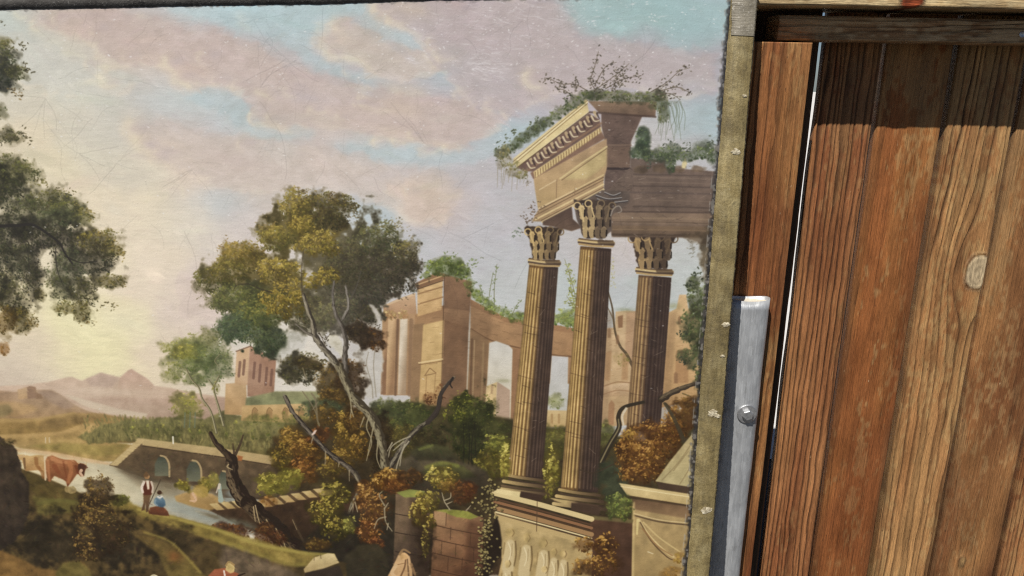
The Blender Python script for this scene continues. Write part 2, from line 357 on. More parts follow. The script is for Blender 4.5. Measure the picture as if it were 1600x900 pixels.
    for q, w, a in [(V0((145, 115), (150, 135), (175, 142)), 9, .6), (V0((70, 62), (85, 80), (115, 82)), 9, .45), (V0((445, 280), (455, 305), (500, 312)), 8, .6), (V0((465, 360), (480, 385), (500, 400), (525, 395)), 11, .75),
            (V0((770, 275), (775, 305), (800, 325)), 9, .75), (V0((820, 375), (850, 390), (890, 398), (930, 385)), 9, .75), (V0((605, 575), (600, 610), (635, 650)), 14, .8), (V0((630, 660), (640, 690), (685, 700)), 14, .7),
            (V0((300, 240), (350, 250), (400, 275)), 10, .35), (V0((700, 740), (740, 770), (800, 780)), 10, .3), (V0((1168, 535), (1165, 560), (1185, 585)), 6, .6), (V0((1120, 80), (1130, 110), (1160, 130)), 12, .25),
            (VA((310, 180), (300, 215), (330, 245), (370, 265)), 11, .7), (VA((290, 110), (285, 150), (300, 180)), 9, .35), (VA((360, 85), (350, 110), (365, 135)), 8, .35), (VA((410, 265), (480, 280), (530, 320), (555, 350)), 9, .5),
            (VA((550, 20), (548, 40), (570, 50)), 10, .5), (VA((600, 70), (620, 100), (680, 105)), 10, .45), (VA((805, 185), (803, 215), (830, 235)), 7, .7), (VA((830, 255), (870, 275), (920, 268)), 9, .45),
            (VA((503, 415), (495, 435), (502, 450)), 5, .75), (VA((478, 455), (475, 475), (490, 495)), 5, .6), (VA((250, 510), (275, 525), (320, 525)), 7, .6), (VA((375, 540), (390, 555), (410, 555)), 6, .5),
            (VA((50, 545), (55, 570), (90, 575), (135, 595)), 8, .6), (VA((0, 430), (40, 445), (60, 460)), 8, .5), (VA((0, 580), (80, 590), (160, 620)), 8, .4), (VA((540, 660), (600, 650), (650, 655), (690, 665)), 8, .6), (VA((715, 625), (715, 640), (730, 650)), 7, .7),
            (VA((770, 700), (820, 715), (880, 690), (930, 685)), 8, .45), (VA((500, 490), (560, 520), (640, 510)), 10, .25), (VA((640, 420), (700, 435), (760, 430)), 12, .2),
            (VB((190, 340), (185, 370), (210, 405), (250, 410)), 12, .4), (VT((245, 230), (260, 300), (330, 310)), 9, .3), (VL((485, 155), (490, 170)), 5, .35), (VL((545, 50), (550, 85)), 8, .3), (VL((850, 40), (855, 80)), 8, .3)]:
        p.stroke([(x + 4, y + 1) for x, y in q], w * 2.2, w * 1.5, (226, 204, 180), a * 0.28, w * 1.6)
        p.stroke(q, w * 0.85, w * 0.4, CR, a * 0.40, w * 1.0)
        p.stroke(q, w * 0.4, w * 0.22, (244, 236, 204), a * 0.30, w * 0.7)
    for x, y, R_ in ((60, 34, 10), (165, 128, 10), (150, 46, 10), (90, 30, 9), (262, 100, 12), (282, 124, 14), (302, 132, 10), (205, 203, 15), (224, 230, 11), (242, 250, 9), (500, 66, 13), (516, 84, 11), (536, 40, 13), (588, 14, 10), (612, 34, 9), (668, 70, 9), (690, 90, 8), (566, 146, 7), (558, 160, 7), (488, 174, 8), (530, 186, 7), (420, 190, 10), (442, 198, 8), (396, 186, 8), (590, 222, 8), (620, 220, 8), (641, 211, 7), (662, 236, 9), (700, 232, 8), (830, 122, 13), (340, 126, 10), (372, 134, 10), (250, 240, 10), (455, 140, 12), (545, 110, 9), (720, 150, 12), (770, 165, 12), (320, 90, 12), (200, 88, 10), (140, 100, 8), (640, 300, 9), (380, 226, 10)):
        p.scumble(x + R_ * .5, y - R_ * .2, R_ * 1.5, R_, (200, 180, 182), .34); p.scumble(x + R_ * 1.3, y - R_ * .5, R_ * 1.2, R_ * .7, (182, 170, 182), .28)
        t0 = r.uniform(1.5, 2.0); arc = [(x + R_ * math.cos(t), y + R_ * .85 * math.sin(t)) for t in np.linspace(t0, t0 + r.uniform(1.7, 2.6), 7)]
        p.stroke(arc, R_ * .5, R_ * .5, (224, 204, 188), .30, R_ * 1.1); p.stroke(arc[2:6], R_ * .3, R_ * .2, (238, 222, 194), .26, R_ * .6, wn=.2)
    for _ in range(150):   # dry-brushed veils
        x, y = r.uniform(-300, 1130), r.uniform(-20, 560)
        X, Y = T(x, y); X, Y = int(np.clip(X, 0, W - 1)), int(np.clip(Y, 0, H - 1))
        c = p.img[Y, X] * 255 * r.normal(1, 0.035) + r.normal(0, 3, 3)
        p.scumble(x + r.normal(0, 22), y + r.normal(0, 8), r.uniform(14, 60), r.uniform(4, 14), c, 0.5, r.normal(0.12, 0.25))
    for q in [VB((330, 10), (1110, 10), (1110, 200), (960, 250), (700, 180), (480, 170), (400, 110))]:
        p.poly(q, (160, 191, 199), a=.35, blur=14, tex=.03)
    brushwork(9000, (-310, -30, 1125, 640), 10, 30, 3, 7, .022, .32, .12, .5)
    # ---- far mountains and hills
    p.poly(VF((-900, 200), (0, 190), (120, 185), (230, 170), (300, 152), (335, 147), (380, 165), (430, 145), (470, 128), (520, 142), (562, 150), (600, 117), (615, 112), (640, 128), (690, 158), (720, 190), (800, 200), (900, 222), (1060, 245), (1060, 420), (-900, 420)), (206, 176, 160), (190, 156, 138), blur=1.6, tex=.04)
    p.poly(VF((560, 152), (600, 117), (615, 112), (640, 128), (690, 158), (720, 190), (700, 230), (600, 225), (540, 240)), (196, 158, 148), (196, 164, 148), a=.8, blur=2.5)
    p.poly(VF((400, 160), (470, 128), (520, 142), (560, 155), (520, 200), (420, 195)), (186, 158, 152), a=.6, blur=3)
    p.poly(VF((300, 260), (500, 240), (700, 250), (1060, 245), (1060, 360), (600, 345)), (178, 142, 132), (160, 130, 118), a=.8, blur=3)
    p.poly(VF((330, 205), (430, 195), (620, 210), (800, 215), (600, 230), (420, 225)), (212, 184, 166), a=.6, blur=3)
    p.poly(VF((300, 228), (420, 260), (560, 300), (690, 320), (680, 345), (500, 320), (380, 280)), (206, 186, 164), a=.85, blur=2)
    p.poly(VF((-900, 215), (0, 212), (60, 218), (170, 208), (240, 210), (290, 235), (330, 270), (400, 305), (470, 325), (620, 345), (640, 420), (-900, 440)), (158, 124, 104), (150, 112, 76), blur=1.5, tex=.09)
    p.poly(VF((-100, 262), (60, 265), (150, 280), (180, 300), (80, 335), (-100, 335)), (172, 132, 92), a=.8, blur=3, tex=.1)
    p.poly(VF((170, 215), (240, 212), (300, 245), (350, 285), (300, 300), (240, 270)), (146, 116, 106), a=.8, blur=4)
    p.poly(VF((-100, 290), (40, 275), (60, 310), (20, 335), (-100, 340)), (112, 100, 66), a=.7, blur=4, tex=.12)
    p.poly(VF((-900, 345), (-100, 340), (180, 345), (330, 315), (480, 320), (620, 350), (640, 460), (200, 450), (-900, 470)), (150, 116, 72), (128, 100, 58), blur=2, tex=.13)
    p.stroke(VF((-100, 350), (120, 350), (260, 330), (350, 315)), 8, 3, (186, 148, 96), .6, 4)
    p.poly(VF((180, 360), (330, 330), (470, 335), (400, 360), (280, 390), (180, 400)), (118, 92, 60), a=.6, blur=4, tex=.1)
    p.poly(VF((-900, 420), (0, 420), (130, 415), (280, 405), (380, 370), (470, 358), (560, 385), (420, 440), (640, 470), (560, 545), (480, 545), (250, 505), (60, 480), (-900, 500)), (172, 136, 88), (156, 126, 74), blur=2, tex=.12)
    p.poly(VF((120, 470), (300, 455), (480, 470), (600, 460), (560, 510), (470, 520), (300, 500)), (140, 122, 66), a=.7, blur=3, tex=.12)
    p.stroke(VF((0, 425), (160, 420), (300, 405), (400, 370)), 6, 5, (194, 152, 100), .55, 4)
    p.scumble(16, 700, 40, 14, (196, 160, 120), .6)
    p.scumble(150, 618, 150, 26, (206, 186, 170), .38); p.scumble(240, 640, 120, 16, (196, 176, 160), .35); p.scumble(40, 640, 90, 20, (190, 160, 128), .25)
    # small ruined tower on the hill
    p.poly(VF((78, 208), (124, 196), (128, 248), (84, 252)), (192, 158, 130), (180, 142, 110), blur=.8)
    p.poly(VF((124, 196), (140, 190), (166, 196), (168, 246), (128, 250)), (150, 116, 100), blur=.8)
    p.poly(VF((166, 220), (190, 230), (200, 250), (166, 252)), (142, 108, 90), blur=1.5)
    # ---- river
    p.poly(VF((-900, 470), (20, 452), (90, 482), (250, 508), (400, 538), (510, 556), (640, 600), (830, 640), (1200, 700), (1300, 900), (1000, 870), (800, 800), (640, 770), (500, 720), (380, 710), (-900, 640)), (216, 198, 160), (150, 148, 138), axis=(VF((200, 560))[0], VF((1050, 820))[0]), blur=1.5, tex=.04, streak=.1)
    p.poly(VF((60, 480), (250, 500), (400, 530), (520, 552), (505, 562), (380, 548), (240, 522), (80, 500)), (206, 164, 124), a=.9, blur=2)
    p.scumble(150, 752, 40, 12, (214, 198, 160), .6, .3); p.scumble(215, 775, 45, 8, (196, 182, 156), .5, .4); p.scumble(285, 800, 50, 8, (182, 178, 164), .6, .35)
    p.poly(VF((540, 560), (640, 575), (720, 615), (850, 655), (760, 690), (680, 660), (590, 600)), (118, 100, 82), a=.75, blur=6)
    p.scumble(213, 731, 16, 9, (70, 56, 46), .8); p.scumble(232, 727, 10, 8, (64, 54, 46), .7); p.scumble(222, 735, 24, 5, (80, 66, 54), .8)
    brushwork(5000, (-310, 585, 420, 830), 4, 12, 1.4, 2.6, .08, .35, .15, .6)
    p.poly(VF((90, 490), (400, 545), (520, 562), (640, 605), (830, 650), (1150, 720), (1180, 850), (1000, 830), (800, 780), (640, 750), (500, 700), (380, 690), (150, 590)), (214, 198, 164), (140, 146, 144), axis=(VF((250, 570))[0], VF((1000, 800))[0]), a=.6, blur=5, tex=.02)
    # ---- hedges behind the bridge
    p.poly(VF((360, 430), (480, 375), (600, 350), (720, 345), (840, 330), (960, 345), (1060, 305), (1130, 330), (1320, 330), (1600, 350), (1600, 545), (1200, 525), (650, 455), (600, 450), (420, 465)), (122, 116, 74), (102, 88, 50), blur=2.5, tex=.16, rough=1.2)
    n = 900; xs = r.uniform(130, 520, n); ys = 655 + r.uniform(0, 1, n) * 38 + np.clip((xs - 230) * 0.075, -3, 30) - 2
    li = np.clip(r.normal(.45, .25, n), 0, 1)[:, None]
    p.dabs(np.stack([xs, ys], 1), r.uniform(4, 11, n), r.uniform(2, 4, n), 1.5 + r.normal(0, .25, n), (col((92, 88, 56)) * (1 - li) + col((166, 150, 90)) * li).astype(np.float32), .55)
    for x in (200, 216, 231, 248, 262, 276, 300, 316, 352, 372, 395, 415):
        p.clump(x, 668 + (x - 200) * .03, 9, 15, (92, 96, 58), (168, 156, 84), 26, 3.2, .7, base=.3)
    p.scumble(230, 660, 60, 7, (140, 136, 96), .3)
    p.clump(293, 633, 24, 17, (118, 118, 62), (190, 172, 92), 190, 3, .7, base=.75)
    for x in (288, 296, 304): p.stroke([(x, 645), (x - 1, 668)], 2, 2, (104, 118, 100), .7, 1.5)
    # ---- distant tower, block and arcade
    p.poly([(352, 600), (384, 598), (386, 650), (350, 648)], (200, 160, 122), (180, 138, 98), blur=.8, tex=.06)
    p.poly([(369, 549), (390, 541), (387, 602), (366, 602)], (206, 166, 134), (196, 152, 118), blur=.8, tex=.05)
    p.poly([(390, 541), (431, 562), (427, 622), (386, 620), (386, 600)], (166, 118, 104), (150, 104, 88), blur=.8, tex=.05)
    p.scumble(392, 590, 40, 50, (206, 182, 166), .3)
    for x, y, h in ((374, 566, 22), (381, 563, 22), (397, 567, 24), (406, 570, 26), (416, 575, 26), (424, 578, 24)):
        p.stroke([(x, y), (x - 2, y + h)], 4.2, 4.2, (120, 82, 76), .75, 1.2, smooth=False)
    p.stroke([(368, 549), (390, 541), (431, 562)], 2.2, 2.2, (130, 94, 84), .8, .8, smooth=False)
    p.poly([(384, 622), (430, 612), (520, 612), (520, 640), (382, 640)], (132, 132, 96), (124, 128, 92), blur=2, tex=.12)
    p.poly([(378, 634), (520, 630), (520, 664), (376, 658)], (196, 158, 112), (170, 132, 88), blur=.8, tex=.07)
    for x in (397, 420, 445, 470):
        p.poly([(x - 4, 656), (x - 4, 643), (x, 637), (x + 5, 643), (x + 5, 658)], (158, 120, 82), blur=.8); p.stroke([(x - 4, 656), (x - 4, 643), (x, 637), (x + 5, 642)], 1.2, 1.2, (120, 86, 58), .7, .6)
    for x in range(384, 520, 5): p.clump(x, 655 + r.normal(0, 3), 6, 8, (104, 104, 64), (150, 140, 84), 12, 3, .6, base=.4)
    # ---- bridge
    p.poly([(170, 727), (214, 690), (352, 710), (520, 738), (520, 790), (420, 782), (345, 778), (300, 760), (240, 753)], (108, 84, 62), (86, 68, 54), blur=1, tex=.12)
    p.poly([(211, 687), (216, 685), (352, 702), (430, 714), (520, 730), (520, 742), (428, 727), (352, 715), (222, 696)], (186, 160, 116), (166, 136, 98), blur=.8, tex=.06)
    p.stroke([(222, 697), (352, 715.5), (428, 728)], 1.5, 1.5, (78, 58, 44), .8, .8)
    for i in range(9):
        t = i / 9; x = 213 - 43 * t; y = 688 + 39 * t
        p.poly([(x, y), (x + 12, y + 1), (x + 8, y + 6), (x - 4.5, y + 5)], (192, 164, 118), blur=.6); p.stroke([(x - 4.5, y + 5), (x + 8, y + 6)], 1.3, 1.3, (104, 80, 60), .8, .5)
    for x, y, w, h in ((252, 731, 11, 27), (302, 739, 11, 28), (349, 753, 9, 24)):
        p.poly([(x - w, y + h * .5), (x - w, y - h * .2), (x - w * .5, y - h * .6), (x + w * .3, y - h * .65), (x + w * .9, y - h * .2), (x + w, y + h * .5)], (78, 82, 70), (112, 112, 92), blur=1)
        p.stroke([(x - w * .2, y - h * .7), (x + w * .5, y - h * .6), (x + w, y - h * .2), (x + w * 1.05, y + h * .5)], 3, 3.2, (184, 156, 116), .85, 1)
    p.stroke([(235, 752), (300, 763), (346, 778)], 7, 9, (110, 98, 80), .6, 5); p.scumble(210, 760, 40, 10, (206, 190, 156), .5, .35)
    p.poly(VF((530, 560), (620, 592), (720, 636), (860, 655), (1000, 690), (1060, 720), (900, 725), (720, 700), (620, 640)), (112, 92, 72), (146, 132, 110), a=.7, blur=8)
    p.poly(VF((330, 600), (480, 600), (600, 660), (700, 720), (640, 745), (500, 700), (400, 690)), (216, 200, 166), a=.6, blur=9); p.poly(VF((760, 720), (900, 745), (1150, 815), (1150, 850), (980, 830), (800, 785)), (150, 156, 152), a=.6, blur=6)
    p.scumble(200, 738, 22, 6, (96, 78, 60), .7, .25); p.scumble(228, 748, 26, 7, (88, 72, 56), .75, .2); p.scumble(262, 760, 18, 6, (112, 96, 76), .6, .2); p.scumble(180, 745, 26, 5, (196, 180, 150), .4, .3)
    for k in range(70):
        x = r.uniform(70, 320); y = 728 + (x - 70) * .27 + r.uniform(2, 34); l_ = r.uniform(.82, 1.12)
        p.stroke([(x, y), (x + r.uniform(8, 26), y + r.uniform(1, 4))], 1.6, 1, [v * l_ for v in (196, 182, 152)], .22, 1.4, smooth=False)
    p.stroke([(269, 683), (269.5, 693)], 3, 2.5, (226, 218, 200), .9, .8)
    p.stroke([(70, 684), (70, 692)], 2, 2, (214, 200, 180), .6, .8); p.stroke([(76, 684), (76, 691)], 2, 2, (210, 196, 180), .5, .8)
    # ---- far shore, bushes, washing figures
    p.poly([(272, 776), (290, 770), (330, 772), (352, 785), (334, 800), (300, 792), (275, 784)], (178, 140, 92), (158, 118, 70), blur=2, tex=.08)
    p.clump(286, 759, 11, 10, (104, 92, 34), (186, 160, 62), 90, 3, .8); p.clump(322, 757, 12, 14, (110, 100, 40), (180, 150, 70), 110, 3, .8); p.clump(334, 752, 9, 14, (120, 112, 60), (176, 150, 82), 60, 3, .7)
    p.blob(312, 768, 13, 9, (178, 146, 74), .8); p.blob(302, 777, 5, 8, (206, 160, 130), .8, .3); p.stroke([(300, 771), (305, 782), (296, 783)], 4, 3, (210, 166, 138), .9, 1.2)
    p.scumble(365, 772, 16, 8, (126, 140, 142), .8)
    p.stroke([(342, 758), (343, 772), (344, 782)], 5, 9, (156, 172, 166), .95, 1.2); p.stroke([(342, 757), (341, 763)], 4, 4, (208, 190, 170), .9, .8); p.stroke([(340, 761), (337, 770)], 2, 2, (214, 202, 188), .8, .8)
    # ---- dark wall below the stairs, stairs
    p.poly([(326, 798), (350, 792), (420, 790), (470, 778), (560, 765), (600, 840), (560, 875), (430, 845), (380, 825)], (92, 62, 44), (70, 50, 36), blur=2, tex=.12)
    p.scumble(335, 808, 30, 5, (104, 86, 62), .7, .3)
    p.scumble(375, 818, 40, 8, (112, 118, 104), .7, .28)
    # ---- background ruin, right of the big tree
    wall_l, wall_d = (190, 148, 112), (142, 102, 80)
    p.poly([(735, 468), (762, 482), (790, 496), (825, 502), (868, 508), (905, 515), (905, 600), (735, 600)], (178, 134, 104), (150, 108, 80), blur=.8, tex=.06)
    p.poly([(735, 468), (762, 482), (790, 496), (825, 502), (868, 508), (905, 515), (905, 522), (860, 516), (790, 504), (735, 478)], (156, 112, 86), blur=.8)
    p.stroke([(736, 514), (763, 530), (800, 541), (862, 554), (905, 558)], 2.5, 2.5, (118, 80, 60), .8, 1)
    p.poly([(764, 536), (775, 533), (795, 540), (803, 548), (801, 660), (757, 660)], (206, 202, 196), (206, 192, 166), blur=1, tex=.03)
    p.poly([(862, 556), (888, 558), (886, 660), (855, 660)], (192, 190, 192), (184, 184, 178), blur=1, tex=.03)
    p.poly([(735, 514), (764, 532), (757, 662), (728, 662)], (156, 116, 88), (134, 98, 74), blur=.8, tex=.07)
    p.stroke([(737, 530), (733, 660)], 3, 3, (112, 76, 60), .7, 1.2, smooth=False); p.stroke([(741, 532), (737, 655)], 2, 2, (198, 164, 128), .7, 1, smooth=False); p.stroke([(755, 536), (751, 655)], 3, 3, (184, 150, 110), .5, 2, smooth=False)
    p.poly([(801, 545), (815, 545), (808, 680), (797, 680)], (148, 104, 80), blur=.8)
    # little buildings seen through the openings
    p.poly([(760, 604), (777, 597), (774, 662), (756, 660)], (212, 180, 134), (198, 166, 122), blur=.8); p.poly([(777, 597), (797, 610), (796, 665), (774, 662)], (176, 146, 132), blur=.8)
    p.poly([(764, 662), (764, 636), (768, 629), (772, 636), (771, 662)], (168, 136, 110), blur=.8); p.stroke([(769, 602), (768, 614)], 4, 4, (170, 136, 108), .7, .8)
    p.scumble(785, 595, 12, 4, (130, 132, 96), .7); p.clump(866, 627, 16, 12, (120, 126, 92), (160, 158, 118), 70, 3, .6, base=.7)
    p.poly([(852, 641), (888, 642), (886, 668), (850, 668)], (200, 170, 126), (180, 148, 104), blur=1)
    for x in (862, 873): p.stroke([(x, 648), (x, 660)], 4, 4, (164, 126, 88), .7, .8)
    # grass on the curved wall
    for x, y in ((742, 458), (752, 468), (762, 476), (775, 484), (790, 490), (805, 495), (820, 498), (865, 500), (878, 498), (890, 503), (902, 508)):
        p.clump(x, y, 11, 8, (92, 108, 56), (156, 164, 104), 60, 3.2, .7, base=.6)
    for q in (((762, 478), (765, 455), (770, 425)), ((772, 480), (772, 450), (776, 412)), ((800, 492), (806, 478), (815, 468)), ((755, 470), (752, 455), (748, 445)), ((785, 490), (790, 478))):
        p.sprig(q, 16, (112, 128, 84), 3.2, 4, (110, 112, 80), .7)
    for q in (((898, 480), (892, 450), (888, 412)), ((900, 470), (893, 440), (882, 405)), ((905, 500), (896, 480), (885, 462)), ((880, 505), (893, 485), (905, 475))):
        p.sprig(q, 34, (146, 152, 84), 4, 8, (120, 116, 72), .75, .18)
    p.clump(885, 497, 20, 14, (106, 122, 72), (170, 172, 112), 110, 3.5, .7, base=.45)
    # big pier with entablature
    p.poly([(599, 480), (648, 460), (652, 500), (652, 618), (598, 618)], (176, 136, 108), (160, 120, 92), blur=.8, tex=.05)
    p.poly([(599, 478), (620, 468), (648, 458), (650, 490), (600, 492)], (196, 158, 130), (170, 128, 106), blur=.8, tex=.05)
    p.stroke([(599, 478), (648, 459)], 2.4, 2.4, (216, 182, 150), .8, .8, smooth=False)
    p.poly([(597, 500), (603, 500), (600, 615), (594, 615)], (186, 146, 112), blur=.8)
    for x, w, c, d in ((612, 12, (206, 166, 130), (150, 110, 86)), (631, 12, (218, 200, 180), (164, 136, 116)), (602, 7, (176, 134, 104), (138, 98, 78))):
        p.poly([(x - w / 2, 498), (x + w / 2, 498), (x + w / 2 - 3, 617), (x - w / 2 - 4, 617)], c, d, axis=((x - w / 2, 550), (x + w / 2, 552)), blur=.8, tex=.04)
        p.clump(x, 492, w * .65, 8, (150, 110, 88), (214, 176, 146), 40, 3.5, .8, base=.7)
    p.stroke([(621, 500), (617, 617)], 4, 4, (112, 80, 66), .7, 1.5, smooth=False); p.stroke([(642, 500), (639, 617)], 6, 6, (136, 102, 82), .7, 2, smooth=False)
    p.poly([(648, 492), (697, 476), (695, 504), (648, 514)], (146, 104, 80), (172, 130, 98), blur=1)
    p.poly([(646, 508), (663, 505), (657, 640), (640, 640)], (148, 112, 86), blur=.8, tex=.05)
    p.poly([(661, 508), (695, 500), (690, 655), (653, 655)], (206, 168, 116), (190, 150, 104), blur=.8, tex=.06)
    p.poly([(652, 448), (692, 436), (690, 484), (652, 495)], (208, 168, 122), (196, 152, 108), blur=.8, tex=.06)
    for y in (454, 470): p.stroke([(653, y + 5), (691, y - 6)], 2.2, 2.2, (146, 104, 76), .8, .8, smooth=False)
    p.poly([(647, 444), (684, 424), (699, 430), (692, 438), (652, 452)], (150, 106, 80), (130, 92, 72), blur=.8)
    p.stroke([(648, 446), (690, 431)], 2, 2, (210, 170, 128), .8, .8, smooth=False); p.stroke([(651, 452), (692, 438)], 1.6, 1.6, (90, 62, 50), .8, .8, smooth=False)
    p.poly([(693, 428), (737, 440), (734, 488), (694, 484)], (154, 112, 90), (140, 100, 80), blur=.8, tex=.06)
    p.poly([(694, 482), (734, 486), (732, 516), (694, 502)], (166, 122, 96), (142, 100, 78), blur=.8)
    p.poly([(694, 500), (732, 512), (727, 660), (688, 655)], (140, 98, 76), (128, 92, 72), blur=.8, tex=.07)
    p.stroke([(694, 430), (692, 500), (688, 655)], 1.4, 1.4, (96, 66, 54), .6, .8)
    p.stroke([(654, 567), (691, 561)], 2.4, 2.4, (226, 194, 146), .85, .8, smooth=False); p.stroke([(654, 570), (691, 564)], 1.4, 1.4, (130, 92, 66), .8, .7, smooth=False)
    p.stroke([(663, 587), (671, 575), (681, 583), (663, 587)], 1.6, 1.6, (142, 104, 74), .85, .7, smooth=False); p.stroke([(666, 588), (664, 625)], 1.5, 1.5, (150, 112, 80), .6, .8); p.stroke([(680, 585), (677, 625)], 1.5, 1.5, (150, 112, 80), .6, .8)
    for x, y, rx, ry in ((700, 418, 28, 12), (680, 418, 16, 10), (720, 424, 16, 14), (733, 445, 10, 14), (700, 408, 22, 9), (665, 430, 10, 5)):
        p.clump(x, y, rx, ry, (82, 96, 54), (146, 154, 92), int(rx * ry * .6), 3.2, .75, base=.6)
    for q in (((690, 410), (695, 398), (692, 390)), ((705, 408), (712, 395)), ((725, 412), (740, 405), (755, 402)), ((670, 415), (664, 405)), ((735, 415), (748, 412))): p.sprig(q, 12, (108, 124, 82), 3, 5, None, .7)
    for k in range(60):
        x = r.uniform(655, 735); y = r.uniform(440, 640); p.stroke([(x, y), (x + r.uniform(4, 14), y - r.uniform(0, 2) * (1 if x < 692 else -1))], 1.1, 1, (118, 84, 64), r.uniform(.15, .45), .8, smooth=False)
    for k in range(40):
        x = r.uniform(738, 900); y = 480 + (x - 738) * .28 + r.uniform(0, 34); p.stroke([(x, y), (x + r.uniform(4, 16), y + 2)], 1.2, 1, (120, 86, 64), r.uniform(.15, .45), .8, smooth=False)
    p.poly([(694, 430), (737, 442), (727, 660), (688, 655)], (96, 70, 58), a=.28, blur=3); p.poly([(735, 470), (770, 488), (764, 534), (735, 516)], (104, 74, 58), a=.35, blur=5); p.poly([(735, 514), (764, 532), (757, 662), (728, 662)], (100, 76, 60), a=.3, blur=4)
    # ---- right background: round ruin
    p.poly(VS((85, 300), (130, 295), (135, 215), (190, 210), (245, 215), (240, 780), (50, 800)), (206, 172, 138), (186, 150, 116), blur=1, tex=.06)
    p.poly(VS((190, 215), (250, 212), (225, 480), (180, 480)), (176, 136, 112), a=.8, blur=2); p.poly(VS((145, 240), (172, 232), (170, 295), (148, 298)), (150, 106, 82), blur=1)
    p.poly(VS((65, 590), (200, 570), (200, 640), (62, 640)), (212, 178, 148), (184, 146, 116), blur=1.5); p.stroke(VS((66, 592), (140, 568), (210, 572)), 2, 2, (150, 108, 82), .7, 1); p.stroke(VS((64, 632), (140, 610), (205, 614)), 2, 2, (150, 108, 82), .6, 1)
    p.poly(VS((85, 420), (115, 410), (105, 560), (78, 565)), (178, 132, 98), a=.8, blur=1.5); p.poly(VS((170, 420), (200, 440), (195, 560), (165, 560)), (172, 126, 94), a=.7, blur=1.5); p.poly(VS((100, 680), (115, 660), (130, 680), (125, 785), (95, 785)), (166, 120, 92), blur=1.2)
    p.scumble(978, 484, 16, 4, (120, 128, 92), .7)
    p.poly(VS((400, 220), (440, 200), (455, 130), (490, 130), (500, 200), (600, 210), (580, 640), (360, 700)), (204, 166, 128), (182, 138, 98), blur=1, tex=.06)
    p.poly(VS((440, 410), (500, 400), (500, 575), (430, 575)), (162, 116, 86), a=.75, blur=1.5); p.poly(VS((390, 370), (410, 360), (400, 560), (380, 560)), (176, 132, 98), a=.6, blur=2)
    p.scumble(1053, 478, 12, 6, (140, 140, 90), .6)
    p.stroke(VS((95, 110), (118, 200), (130, 310), (155, 385), (190, 430), (220, 490)), 2.2, 5, (92, 74, 56), .9, .9); p.stroke(VS((92, 190), (120, 250), (130, 310)), 1.5, 2.5, (104, 84, 62), .8, .8)
    p.clump(972, 562, 12, 10, (146, 124, 84), (170, 150, 100), 50, 3, .6, base=.2); p.sprig([(955, 450), (957, 425), (955, 405)], 26, (166, 160, 104), 3.4, 7, None, .6)
    for x, y, w, h in ((952, 520, 5, 16), (965, 530, 5, 16), (1062, 500, 5, 14), (1072, 560, 6, 20), (1056, 590, 6, 18)):
        p.poly([(x - w / 2, y + h / 2), (x - w / 2, y - h * .3), (x, y - h / 2), (x + w / 2, y - h * .3), (x + w / 2, y + h / 2)], (136, 96, 74), a=.75, blur=1)
    for k in range(46):
        x = r.choice([r.uniform(945, 985), r.uniform(1045, 1090)]); y = r.uniform(490, 650); p.stroke([(x, y), (x + r.uniform(3, 12), y - 1)], 1.1, 1, (150, 108, 82), r.uniform(.2, .5), .8, smooth=False)
    p.poly([(945, 486), (958, 486), (950, 660), (940, 660)], (128, 96, 78), a=.35, blur=4); p.poly([(1046, 490), (1058, 486), (1046, 650), (1032, 660)], (124, 92, 72), a=.35, blur=4)
    # bank of green between the columns and pedestals
    p.poly([(560, 640), (640, 628), (720, 640), (800, 655), (850, 668), (900, 668), (960, 680), (1010, 690), (1080, 640), (1110, 640), (1100, 900), (560, 900)], (74, 66, 40), (70, 50, 36), blur=4, tex=.18)
    p.clump(868, 690, 22, 26, (92, 88, 48), (134, 124, 66), 240, 3.4, .7); p.clump(945, 680, 14, 20, (96, 96, 60), (136, 132, 82), 100, 3.2, .6)
    p.poly([(425, 690), (470, 660), (520, 640), (560, 640), (610, 650), (640, 800), (560, 800), (470, 770), (430, 740)], (78, 64, 40), (66, 50, 34), blur=6, tex=.18, rough=2)
    # ---- main tree: masses behind
    dk = (74, 68, 58)
    for x, y, rx, ry, c in ((520, 400, 80, 75, (86, 80, 66)), (560, 440, 66, 55, (80, 74, 70)), (430, 440, 70, 45, (98, 88, 56)), (500, 480, 60, 50, (84, 80, 70)), (400, 480, 50, 38, (84, 86, 66)), (600, 420, 50, 44, (78, 70, 64)), (480, 360, 60, 40, (104, 92, 58)), (380, 510, 40, 30, (78, 88, 78)), (540, 500, 45, 30, (84, 80, 80)), (425, 535, 34, 22, (74, 84, 72))):
        p.blob(x, y, rx, ry, c, .92, .4)
    Y1, Y2 = (164, 134, 64), (140, 116, 60)
